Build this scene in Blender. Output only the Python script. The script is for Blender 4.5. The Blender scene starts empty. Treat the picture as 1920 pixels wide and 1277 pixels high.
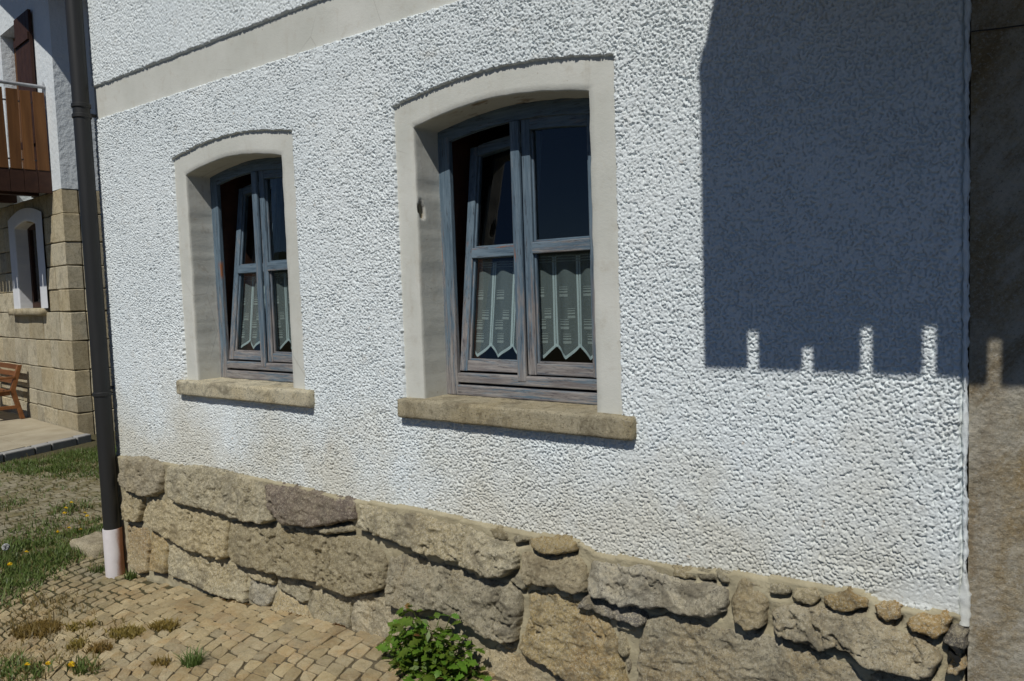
import bpy, bmesh, math, random
import numpy as np
from mathutils import Matrix, Vector

random.seed(7)
SC = bpy.context.scene
COL = SC.collection

# ------------------------------------------------------------------ camera
cam_data = bpy.data.cameras.new('camera')
cam_data.sensor_width = 36.0
cam_data.lens = 27.5625
cam_data.clip_start = 0.02
cam_data.clip_end = 3000.0
cam = bpy.data.objects.new('camera', cam_data)
COL.objects.link(cam)
_r = Vector((0.7957, 0.6049, -0.0329)); _f = Vector((-0.6054, 0.7932, -0.0659))
_f.normalize(); _r = (_r - _f * _r.dot(_f)).normalized(); _u = _r.cross(_f)
cam.matrix_world = Matrix(((_r.x, _u.x, -_f.x, 0.0), (_r.y, _u.y, -_f.y, -2.5), (_r.z, _u.z, -_f.z, 1.60), (0, 0, 0, 1)))
SC.camera = cam

# ------------------------------------------------------------------ sky and sun
SUN = Vector((0.30, -1.0, 1.30)).normalized()          # direction towards the sun
world = bpy.data.worlds.new('World'); SC.world = world; world.use_nodes = True
wn = world.node_tree.nodes; wl = world.node_tree.links
sky = wn.new('ShaderNodeTexSky'); sky.sky_type = 'NISHITA'; sky.sun_disc = False
sky.sun_elevation = math.asin(SUN.z); sky.sun_rotation = math.atan2(SUN.x, SUN.y)
sky.altitude = 4200.0; sky.air_density = 1.0; sky.dust_density = 0.0; sky.ozone_density = 6.0
wl.new(sky.outputs[0], wn['Background'].inputs[0]); wn['Background'].inputs[1].default_value = 0.068
sd = bpy.data.lights.new('sun', 'SUN'); sd.energy = 4.5; sd.angle = math.radians(0.53); sd.color = (1.0, 0.97, 0.92)
sun = bpy.data.objects.new('sun', sd); COL.objects.link(sun)
sun.rotation_euler = SUN.to_track_quat('Z', 'Y').to_euler(); sun.location = (4, -12, 16)
SC.view_settings.view_transform = 'Standard'; SC.view_settings.look = 'None'
SC.view_settings.exposure = -0.42; SC.view_settings.gamma = 1.0; SC.view_settings.use_curve_mapping = False
SC.render.engine = 'CYCLES'
SC.cycles.max_bounces = 8; SC.cycles.transparent_max_bounces = 16; SC.cycles.use_denoising = True

# ------------------------------------------------------------------ numpy noise
def h2(ix, iy, s=0):
    n = (ix.astype(np.int64) * 374761393 + iy.astype(np.int64) * 668265263 + s * 2147483647 + 1274126177) & 0xFFFFFFFF
    n = ((n ^ (n >> 13)) * 1274126177) & 0xFFFFFFFF
    n = ((n ^ (n >> 15)) * 2246822519) & 0xFFFFFFFF
    return ((n ^ (n >> 16)) & 0xFFFFFF) / float(0x1000000)
def vn(x, y, s=0):
    x = np.asarray(x, float); y = np.asarray(y, float)
    ix = np.floor(x); iy = np.floor(y); fx = x - ix; fy = y - iy
    fx = fx * fx * (3 - 2 * fx); fy = fy * fy * (3 - 2 * fy)
    a = h2(ix, iy, s); b = h2(ix + 1, iy, s); c = h2(ix, iy + 1, s); d = h2(ix + 1, iy + 1, s)
    return (a + (b - a) * fx) * (1 - fy) + (c + (d - c) * fx) * fy
def fbm(x, y, s=0, o=4):
    v = 0.0; a = 0.5; t = 0.0
    for i in range(o):
        v = v + a * vn(x * 2 ** i + 17.3 * i, y * 2 ** i - 9.1 * i, s + i); t += a; a *= 0.55
    return v / t
def worley(x, y, s=0):
    ix = np.floor(x); iy = np.floor(y); f1 = np.full(x.shape, 9.0)
    for dx in (-1, 0, 1):
        for dy in (-1, 0, 1):
            cx = ix + dx; cy = iy + dy
            d = np.hypot(cx + h2(cx, cy, s) - x, cy + h2(cx, cy, s + 91) - y)
            f1 = np.minimum(f1, d)
    return f1
def worley_id(x, y, s=0):
    ix = np.floor(x); iy = np.floor(y); f1 = np.full(x.shape, 9.0); r = np.zeros(x.shape)
    for dx in (-1, 0, 1):
        for dy in (-1, 0, 1):
            cx = ix + dx; cy = iy + dy
            d = np.hypot(cx + h2(cx, cy, s) - x, cy + h2(cx, cy, s + 91) - y); m = d < f1
            f1 = np.where(m, d, f1); r = np.where(m, h2(cx, cy, s + 17), r)
    return f1, r
def n3(p, sc, s=0, o=4):
    p = np.asarray(p) * sc
    return (fbm(p[:, 0] + p[:, 2] * 0.31, p[:, 1] - p[:, 2] * 0.87, s, o) + fbm(p[:, 2] + p[:, 1] * 0.4, p[:, 0] * 0.9, s + 50, o)) * 0.5
def sst(a, b, x):
    t = np.clip((x - a) / (b - a), 0, 1); return t * t * (3 - 2 * t)

# ------------------------------------------------------------------ object helpers
def mesh_np(name, V, F, mat=None, smooth=True):
    V = np.ascontiguousarray(V, dtype=np.float32); F = np.ascontiguousarray(F, dtype=np.int32)
    me = bpy.data.meshes.new(name); k = F.shape[1]
    me.vertices.add(len(V)); me.vertices.foreach_set('co', V.ravel())
    me.loops.add(F.size); me.loops.foreach_set('vertex_index', F.ravel())
    me.polygons.add(len(F))
    me.polygons.foreach_set('loop_start', np.arange(0, F.size, k, dtype=np.int32))
    me.polygons.foreach_set('use_smooth', np.full(len(F), smooth))
    me.update(calc_edges=True); me.validate()
    if mat: me.materials.append(mat)
    return me
def link(name, me, parent=None, **props):
    o = bpy.data.objects.new(name, me); COL.objects.link(o)
    if parent: o.parent = parent
    for k, v in props.items(): o[k] = v
    return o
def empty(name, label=None, cat=None, parent=None, loc=None, group=None):
    o = bpy.data.objects.new(name, None); COL.objects.link(o)
    if loc: o.location = loc
    if parent: o.parent = parent
    if label: o['label'] = label
    if cat: o['category'] = cat
    if group: o['group'] = group
    return o
class MB:
    """collects shapes of one mesh"""
    def __init__(self): self.bm = bmesh.new(); self.tf = None
    def pts(self, P): return [self.bm.verts.new(self.tf(Vector(p)) if self.tf else Vector(p)) for p in P]
    def hexa(self, P):
        v = self.pts(P)
        for f in ((3, 2, 1, 0), (4, 5, 6, 7), (0, 1, 5, 4), (1, 2, 6, 5), (2, 3, 7, 6), (3, 0, 4, 7)): self.bm.faces.new([v[i] for i in f])
    def box(self, x0, x1, y0, y1, z0, z1):
        self.hexa([(x0, y0, z0), (x1, y0, z0), (x1, y1, z0), (x0, y1, z0), (x0, y0, z1), (x1, y0, z1), (x1, y1, z1), (x0, y1, z1)])
    def prism(self, poly, fn, t0, t1):
        """poly 2-D points, fn(a,b,t) -> xyz"""
        a = self.pts([fn(p[0], p[1], t0) for p in poly]); b = self.pts([fn(p[0], p[1], t1) for p in poly]); n = len(poly)
        self.bm.faces.new(a); self.bm.faces.new(list(reversed(b)))
        for i in range(n): self.bm.faces.new((a[i], b[i], b[(i + 1) % n], a[(i + 1) % n]))
    def tube(self, path, rad, seg=12, cap=True):
        path = [Vector(p) for p in path]; rings = []
        for i, p in enumerate(path):
            d = (path[min(i + 1, len(path) - 1)] - path[max(i - 1, 0)]).normalized()
            s = d.cross(Vector((0.123, 0.9, 0.3))).normalized(); t = d.cross(s)
            r = rad[i] if isinstance(rad, (list, tuple)) else rad
            rings.append(self.pts([p + (s * math.cos(k * 2 * math.pi / seg) + t * math.sin(k * 2 * math.pi / seg)) * r for k in range(seg)]))
        for a, b in zip(rings, rings[1:]):
            for k in range(seg): self.bm.faces.new((a[k], a[(k + 1) % seg], b[(k + 1) % seg], b[k]))
        if cap: self.bm.faces.new(list(reversed(rings[0]))); self.bm.faces.new(rings[-1])
    def build(self, name, mat, parent=None, bevel=0.0, smooth=False, segs=2, **props):
        if bevel > 0: bmesh.ops.bevel(self.bm, geom=self.bm.edges[:], offset=bevel, segments=segs, profile=0.6, affect='EDGES', clamp_overlap=True)
        bmesh.ops.recalc_face_normals(self.bm, faces=self.bm.faces[:])
        me = bpy.data.meshes.new(name); self.bm.to_mesh(me); self.bm.free()
        if mat: me.materials.append(mat)
        if smooth:
            me.polygons.foreach_set('use_smooth', np.full(len(me.polygons), True)); me.set_sharp_from_angle(angle=math.radians(40))
        return link(name, me, parent, **props)
def bar(name, mat, parent, x0, x1, y0, y1, z0, z1, bevel=0.004, tf=None, **props):
    m = MB(); m.tf = tf; m.box(x0, x1, y0, y1, z0, z1); return m.build(name, mat, parent, bevel, **props)
def rough_block(name, mat, parent, x0, x1, y0, y1, z0, z1, step=0.02, amp=0.006, rad=0.012, seed=0, tf=None, sc=9.0, **props):
    """a stone block: subdivided rounded box with uneven faces"""
    c = np.array([(x0 + x1) / 2, (y0 + y1) / 2, (z0 + z1) / 2]); hs = np.array([x1 - x0, y1 - y0, z1 - z0]) / 2
    V = []; F = []; n0 = 0
    for ax in range(3):
        u, v = (ax + 1) % 3, (ax + 2) % 3
        nu = max(2, int(round(2 * hs[u] / step)) + 1); nv = max(2, int(round(2 * hs[v] / step)) + 1)
        for sg in (-1, 1):
            A, B = np.meshgrid(np.linspace(-hs[u], hs[u], nu), np.linspace(-hs[v], hs[v], nv), indexing='ij')
            P = np.zeros((nu * nv, 3)); P[:, u] = A.ravel(); P[:, v] = B.ravel(); P[:, ax] = sg * hs[ax]
            idx = np.arange(nu * nv).reshape(nu, nv) + n0
            q = np.stack([idx[:-1, :-1], idx[1:, :-1], idx[1:, 1:], idx[:-1, 1:]], -1).reshape(-1, 4)
            F.append(q if sg > 0 else q[:, ::-1]); V.append(P); n0 += nu * nv
    V = np.concatenate(V); F = np.concatenate(F)
    inner = np.clip(V, -(hs - rad), hs - rad); d = V - inner; L = np.linalg.norm(d, axis=1, keepdims=True); L[L == 0] = 1
    V = inner + d / L * rad + c
    N = d / L
    V = V + N * ((n3(V, sc, seed) - 0.5) * 2 * amp + (n3(V, sc * 5, seed + 7, 2) - 0.5) * amp)[:, None]
    if tf: V = np.array([tf(Vector(p)) for p in V])
    me = mesh_np(name, V, F, mat); bm = bmesh.new(); bm.from_mesh(me); bmesh.ops.remove_doubles(bm, verts=bm.verts[:], dist=0.0006); bm.to_mesh(me); bm.free()
    return link(name, me, parent, **props)
def grid_faces(nu, nv):
    idx = np.arange(nu * nv).reshape(nu, nv)
    return np.stack([idx[:-1, :-1], idx[1:, :-1], idx[1:, 1:], idx[:-1, 1:]], -1).reshape(-1, 4)
def compact(V, F):
    used = np.unique(F); m = np.full(len(V), -1); m[used] = np.arange(len(used)); return V[used], m[F]

# ------------------------------------------------------------------ materials
class NT:
    def __init__(self, name):
        self.m = bpy.data.materials.new(name); self.m.use_nodes = True
        self.n = self.m.node_tree.nodes; self.l = self.m.node_tree.links; self.p = self.n['Principled BSDF']
        self.co = self.n.new('ShaderNodeTexCoord').outputs['Object']
    def put(self, a, sock):
        if isinstance(a, (int, float)): sock.default_value = a
        elif isinstance(a, tuple): sock.default_value = a if len(a) == 4 else (*a, 1)
        else: self.l.new(a, sock)
    def mapping(self, stretch=(1, 1, 1), rot=(0, 0, 0)):
        mp = self.n.new('ShaderNodeMapping'); mp.inputs['Scale'].default_value = stretch; mp.inputs['Rotation'].default_value = rot
        self.l.new(self.co, mp.inputs[0]); return mp.outputs[0]
    def noise(self, scale, detail=4, rough=0.55, stretch=None, dist=0.0):
        t = self.n.new('ShaderNodeTexNoise'); t.inputs['Scale'].default_value = scale; t.inputs['Detail'].default_value = detail
        t.inputs['Roughness'].default_value = rough; t.inputs['Distortion'].default_value = dist
        self.l.new(self.mapping(stretch) if stretch else self.co, t.inputs['Vector']); return t.outputs['Fac']
    def voro(self, scale, feature='F1', stretch=None, out='Distance'):
        t = self.n.new('ShaderNodeTexVoronoi'); t.feature = feature; t.inputs['Scale'].default_value = scale
        self.l.new(self.mapping(stretch) if stretch else self.co, t.inputs['Vector']); return t.outputs[out]
    def ramp(self, f, lo, hi, a=0.0, b=1.0):
        r = self.n.new('ShaderNodeMapRange'); self.put(f, r.inputs[0])
        r.inputs[1].default_value = lo; r.inputs[2].default_value = hi; r.inputs[3].default_value = a; r.inputs[4].default_value = b; return r.outputs[0]
    def math(self, op, a, b=0.0):
        m = self.n.new('ShaderNodeMath'); m.operation = op; self.put(a, m.inputs[0]); self.put(b, m.inputs[1]); return m.outputs[0]
    def mix(self, f, a, b, mode='MIX'):
        m = self.n.new('ShaderNodeMix'); m.data_type = 'RGBA'; m.blend_type = mode
        self.put(f, m.inputs[0]); self.put(a, m.inputs[6]); self.put(b, m.inputs[7]); return m.outputs[2]
    def rand(self): return self.n.new('ShaderNodeObjectInfo').outputs['Random']
    def axis(self, i):
        s = self.n.new('ShaderNodeSeparateXYZ'); self.l.new(self.co, s.inputs[0]); return s.outputs[i]
    def attr(self, name):
        a = self.n.new('ShaderNodeAttribute'); a.attribute_name = name; return a.outputs['Fac']
    def bump(self, h, strength, dist=0.01, prev=None):
        b = self.n.new('ShaderNodeBump'); b.inputs['Strength'].default_value = strength; b.inputs['Distance'].default_value = dist
        self.put(h, b.inputs['Height'])
        if prev is not None: self.l.new(prev, b.inputs['Normal'])
        return b.outputs[0]
    def done(self, color, rough=0.85, normal=None, spec=0.3, metal=0.0):
        self.put(color, self.p.inputs['Base Color']); self.put(rough, self.p.inputs['Roughness'])
        self.p.inputs['Specular IOR Level'].default_value = spec; self.p.inputs['Metallic'].default_value = metal
        if normal is not None: self.l.new(normal, self.p.inputs['Normal'])
        return self.m

def m_roughcast():
    t = NT('roughcast_paint')
    base = t.mix(t.ramp(t.noise(1.3, 4), 0.35, 0.7), (0.71, 0.765, 0.77), (0.785, 0.83, 0.825))
    low = t.ramp(t.math('ADD', t.axis(2), t.ramp(t.noise(2.2, 4), 0.3, 0.7, -0.35, 0.35)), 0.55, 1.15, 1.0, 0.0)
    base = t.mix(t.math('MULTIPLY', low, 0.72), base, (0.60, 0.575, 0.475))
    blot = t.ramp(t.noise(9.0, 5, 0.65), 0.60, 0.78)
    base = t.mix(t.math('MULTIPLY', blot, 0.42), base, (0.52, 0.47, 0.38))
    speck = t.ramp(t.noise(38.0, 3), 0.70, 0.78)
    base = t.mix(t.math('MULTIPLY', speck, 0.6), base, (0.40, 0.28, 0.17))
    nrm = t.bump(t.noise(330, 4, 0.7), 0.6, 0.004)
    return t.done(base, 0.92, nrm, 0.2)
def m_plaster():
    t = NT('smooth_plaster')
    c = t.mix(t.ramp(t.noise(3.0, 5), 0.3, 0.7), (0.53, 0.535, 0.475), (0.635, 0.635, 0.575))
    c = t.mix(t.math('MULTIPLY', t.ramp(t.noise(14, 6, 0.7), 0.54, 0.72), 0.45), c, (0.43, 0.39, 0.31)); c = t.mix(t.math('MULTIPLY', t.ramp(t.noise(9, 6, 0.7, (1, 1, 0.18)), 0.55, 0.72), 0.35), c, (0.40, 0.36, 0.28)); c = t.mix(t.math('MULTIPLY', t.ramp(t.noise(45, 4, 0.6), 0.70, 0.74), 0.7), c, (0.30, 0.24, 0.16))
    w = t.attr('wear')
    c = t.mix(w, c, t.mix(t.ramp(t.noise(60, 3), 0.35, 0.65), (0.10, 0.06, 0.03), (0.36, 0.25, 0.13)))
    crack = t.ramp(t.voro(2.6, 'DISTANCE_TO_EDGE', (1, 1, 0.55)), 0.0, 0.006, 0.35, 0.0)
    crack = t.math('MULTIPLY', crack, t.ramp(t.noise(1.7, 2), 0.5, 0.6))
    c = t.mix(crack, c, (0.22, 0.2, 0.17))
    nrm = t.bump(t.noise(70, 8, 0.7), 0.28, 0.005); nrm = t.bump(t.noise(300, 2), 0.2, 0.002, nrm)
    return t.done(c, 0.9, nrm, 0.2)
def m_granite(name, a, b, stain, amount=0.5, scale=1.0, k=1.2, mossy=False):
    t = NT(name)
    r = t.rand()
    c = t.mix(t.ramp(t.noise(6.0 * scale, 6, 0.65), 0.3, 0.7), a, b)
    c = t.mix(t.math('MULTIPLY', t.ramp(t.noise(2.3 * scale, 5, 0.65, None, 0.6), 0.45, 0.64), amount), c, stain)
    sp = t.noise(130, 4, 0.9); sp2 = t.noise(95, 5, 0.9); md = t.noise(26, 6, 0.8)
    c = t.mix(t.math('MULTIPLY', t.ramp(md, 0.50, 0.62), 0.50 * k), c, (0.62, 0.54, 0.36))
    c = t.mix(t.math('MULTIPLY', t.ramp(md, 0.47, 0.36), 0.50 * k), c, (0.12, 0.105, 0.075))
    c = t.mix(t.math('MULTIPLY', t.ramp(sp, 0.52, 0.58), 0.75 * k), c, (0.68, 0.62, 0.46))
    c = t.mix(t.math('MULTIPLY', t.ramp(sp2, 0.45, 0.38), 0.75 * k), c, (0.05, 0.045, 0.04))
    c = t.mix(t.math('MULTIPLY', t.ramp(t.noise(7.0, 7, 0.72, None, 0.8), 0.50, 0.64), 0.55 * k), c, (0.15, 0.13, 0.09))
    r2 = t.math('FRACT', t.math('MULTIPLY', r, 7.31))
    c = t.mix(t.math('MULTIPLY', r2, 0.20), c, t.mix(t.ramp(r2, 0.5, 0.55), (0.46, 0.44, 0.38), (0.50, 0.36, 0.15)))
    hv = t.n.new('ShaderNodeHueSaturation'); t.put(t.ramp(t.math('ADD', r, t.attr('tone')), 0, 1, 0.84, 1.2), hv.inputs['Value']); t.put(c, hv.inputs['Color'])
    col = hv.outputs[0]
    if mossy:
        f = t.ramp(t.math('ADD', t.axis(0), t.ramp(t.noise(1.3, 5, 0.65), 0.3, 0.7, -1.1, 1.1)), -6.4, -4.9, 0.75, 0.0)
        col = t.mix(f, col, t.mix(t.ramp(t.noise(8, 5, 0.7), 0.4, 0.6), (0.11, 0.11, 0.045), (0.33, 0.31, 0.23)))
    nrm = t.bump(t.noise(45, 8, 0.85), 1.0, 0.012); nrm = t.bump(sp, 0.9, 0.005, nrm)
    return t.done(col, 0.9, nrm, 0.2)
def m_simple(name, a, b, scale=8, rough=0.85, bump=0.3, bscale=60, dist=0.006, stretch=None, rnd=0.0, spec=0.3, detail=5):
    t = NT(name); c = t.mix(t.ramp(t.noise(scale, detail, 0.6, stretch), 0.3, 0.7), a, b)
    if rnd:
        hv = t.n.new('ShaderNodeHueSaturation'); t.put(t.ramp(t.rand(), 0, 1, 1 - rnd, 1 + rnd), hv.inputs['Value']); t.put(c, hv.inputs['Color']); c = hv.outputs[0]
    nrm = t.bump(t.noise(bscale, 5, 0.6, stretch), bump, dist) if bump else None
    return t.done(c, rough, nrm, spec)
def m_bluewood(name, st):
    t = NT(name)
    c = t.mix(t.ramp(t.noise(60, 6, 0.7, st), 0.3, 0.7), (0.06, 0.10, 0.138), (0.175, 0.235, 0.28))
    low = t.ramp(t.axis(2), 1.12, 1.9, 0.16, -0.01)
    wear = t.ramp(t.math('ADD', t.noise(34, 8, 0.8, st), low), 0.555, 0.65)
    bare = t.mix(t.ramp(t.noise(90, 4, 0.7, st), 0.35, 0.65), (0.17, 0.125, 0.105), (0.40, 0.35, 0.30))
    c = t.mix(t.math('MULTIPLY', wear, 0.7), c, bare)
    rust = t.math('MULTIPLY', t.ramp(t.noise(24, 6, 0.75, st), 0.55, 0.62), t.ramp(t.math('ABSOLUTE', t.math('SUBTRACT', t.axis(2), 1.765)), 0.03, 0.06, 0.9, 0.0))
    c = t.mix(rust, c, (0.27, 0.10, 0.035))
    lines = t.noise(150, 5, 0.75, st)
    c = t.mix(t.math('MULTIPLY', t.ramp(lines, 0.44, 0.36), 0.75), c, (0.03, 0.03, 0.035))
    nrm = t.bump(lines, 0.7, 0.003)
    return t.done(c, 0.78, nrm, 0.25)
def m_glass():
    t = NT('window_glass'); n = t.n; out = n['Material Output']
    fr = n.new('ShaderNodeFresnel'); fr.inputs[0].default_value = 1.62
    tr = n.new('ShaderNodeBsdfTransparent'); tr.inputs[0].default_value = (0.93, 0.96, 0.95, 1)
    gl = n.new('ShaderNodeBsdfGlossy'); gl.inputs['Roughness'].default_value = 0.0
    mx = n.new('ShaderNodeMixShader'); ge = n.new('ShaderNodeNewGeometry'); t.l.new(t.math('MULTIPLY', fr.outputs[0], t.math('SUBTRACT', 1.0, ge.outputs['Backfacing'])), mx.inputs[0]); t.l.new(tr.outputs[0], mx.inputs[1]); t.l.new(gl.outputs[0], mx.inputs[2])
    t.l.new(mx.outputs[0], out.inputs[0]); return t.m
def m_cloth(name, opacity, col):
    t = NT(name); n = t.n; out = n['Material Output']
    df = n.new('ShaderNodeBsdfDiffuse'); df.inputs[0].default_value = (*col, 1)
    tl = n.new('ShaderNodeBsdfTranslucent'); tl.inputs[0].default_value = (*col, 1)
    a = n.new('ShaderNodeMixShader'); a.inputs[0].default_value = 0.35; t.l.new(df.outputs[0], a.inputs[1]); t.l.new(tl.outputs[0], a.inputs[2])
    tr = n.new('ShaderNodeBsdfTransparent'); b = n.new('ShaderNodeMixShader')
    f = t.math('MULTIPLY', t.ramp(t.noise(700, 1), 0.35, 0.65, 0.75, 1.25), opacity); t.l.new(f, b.inputs[0])
    t.l.new(tr.outputs[0], b.inputs[1]); t.l.new(a.outputs[0], b.inputs[2]); t.l.new(b.outputs[0], out.inputs[0]); return t.m
def m_leaf(name, a, b, rnd=0.35):
    t = NT(name); c = t.mix(t.ramp(t.noise(30, 3), 0.35, 0.65), a, b)
    hv = t.n.new('ShaderNodeHueSaturation'); t.put(t.ramp(t.rand(), 0, 1, 1 - rnd, 1 + rnd), hv.inputs['Value']); t.put(c, hv.inputs['Color'])
    t.put(t.ramp(t.rand(), 0, 1, 0.47, 0.52), hv.inputs['Hue'])
    n = t.n; tl = n.new('ShaderNodeBsdfTranslucent'); t.l.new(hv.outputs[0], tl.inputs[0])
    t.done(hv.outputs[0], 0.5, None, 0.4)
    mx = n.new('ShaderNodeMixShader'); mx.inputs[0].default_value = 0.3; t.l.new(t.p.outputs[0], mx.inputs[1]); t.l.new(tl.outputs[0], mx.inputs[2])
    t.l.new(mx.outputs[0], n['Material Output'].inputs[0]); return t.m
def m_clay():
    t = NT('whitewashed_clay')
    worn_shaded = t.ramp(t.math('ADD', t.axis(1), t.ramp(t.noise(9, 6, 0.7, (1, 1, 0.35)), 0.3, 0.7, -0.02, 0.02)), -0.105, -0.070)  # brown towards the wall: worn whitewash, with the shaded side painted in
    c = t.mix(worn_shaded, t.mix(t.ramp(t.noise(12, 5), 0.3, 0.7), (0.60, 0.56, 0.55), (0.70, 0.66, 0.65)), (0.36, 0.16, 0.085))
    return t.done(c, 0.5, t.bump(t.noise(60, 4), 0.2, 0.002), 0.4)
def m_joint():
    t = NT('joint_sand')
    sand = t.mix(t.ramp(t.noise(14, 6, 0.7), 0.3, 0.7), (0.095, 0.08, 0.052), (0.20, 0.165, 0.105))
    dirt = t.mix(t.ramp(t.noise(22, 6, 0.7), 0.3, 0.7), (0.055, 0.055, 0.028), (0.13, 0.11, 0.06))
    f = t.ramp(t.math('ADD', t.axis(0), t.ramp(t.noise(1.6, 4), 0.3, 0.7, -0.8, 0.8)), -4.3, -3.3)
    return t.done(t.mix(f, dirt, sand), 0.96, t.bump(t.noise(120, 5, 0.8), 0.9, 0.008), 0.1)
def m_greywall():
    t = NT('sandy_grey_render')
    c = t.mix(t.ramp(t.noise(2.5, 5, 0.6), 0.3, 0.7), (0.35, 0.32, 0.24), (0.54, 0.50, 0.40))
    c = t.mix(t.math('MULTIPLY', t.ramp(t.noise(4.0, 6, 0.7, (1, 1, 0.5)), 0.46, 0.62), 0.8), c, (0.34, 0.245, 0.11))
    mp = t.n.new('ShaderNodeMapping'); mp.vector_type = 'TEXTURE'; mp.inputs['Rotation'].default_value = (0, math.radians(-52), 0); mp.inputs['Scale'].default_value = (2.6, 1, 0.45); t.l.new(t.co, mp.inputs[0])
    st_ = t.n.new('ShaderNodeTexNoise'); st_.inputs['Scale'].default_value = 6.0; st_.inputs['Detail'].default_value = 6; st_.inputs['Roughness'].default_value = 0.7; t.l.new(mp.outputs[0], st_.inputs['Vector'])
    c = t.mix(t.math('MULTIPLY', t.ramp(st_.outputs['Fac'], 0.50, 0.62), 0.6), c, (0.60, 0.565, 0.47))
    c = t.mix(t.math('MULTIPLY', t.ramp(st_.outputs['Fac'], 0.46, 0.36), 0.6), c, (0.22, 0.165, 0.085))
    seam = t.math('MULTIPLY', t.ramp(t.axis(0), -0.30, -0.20, 1.0, 0.0), t.ramp(t.noise(7, 4, 0.6, (1, 1, 0.4)), 0.4, 0.6))
    c = t.mix(t.math('MULTIPLY', seam, 0.7), c, (0.20, 0.13, 0.05))
    sp = t.noise(120, 4, 0.85)
    c = t.mix(t.math('MULTIPLY', t.ramp(sp, 0.54, 0.63), 0.7), c, (0.52, 0.49, 0.42)); c = t.mix(t.math('MULTIPLY', t.ramp(sp, 0.45, 0.33), 0.6), c, (0.09, 0.08, 0.06))
    nrm = t.bump(t.noise(110, 5, 0.8), 1.0, 0.009); nrm = t.bump(t.noise(25, 4), 0.3, 0.01, nrm)
    return t.done(c, 0.95, nrm, 0.15)

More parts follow.
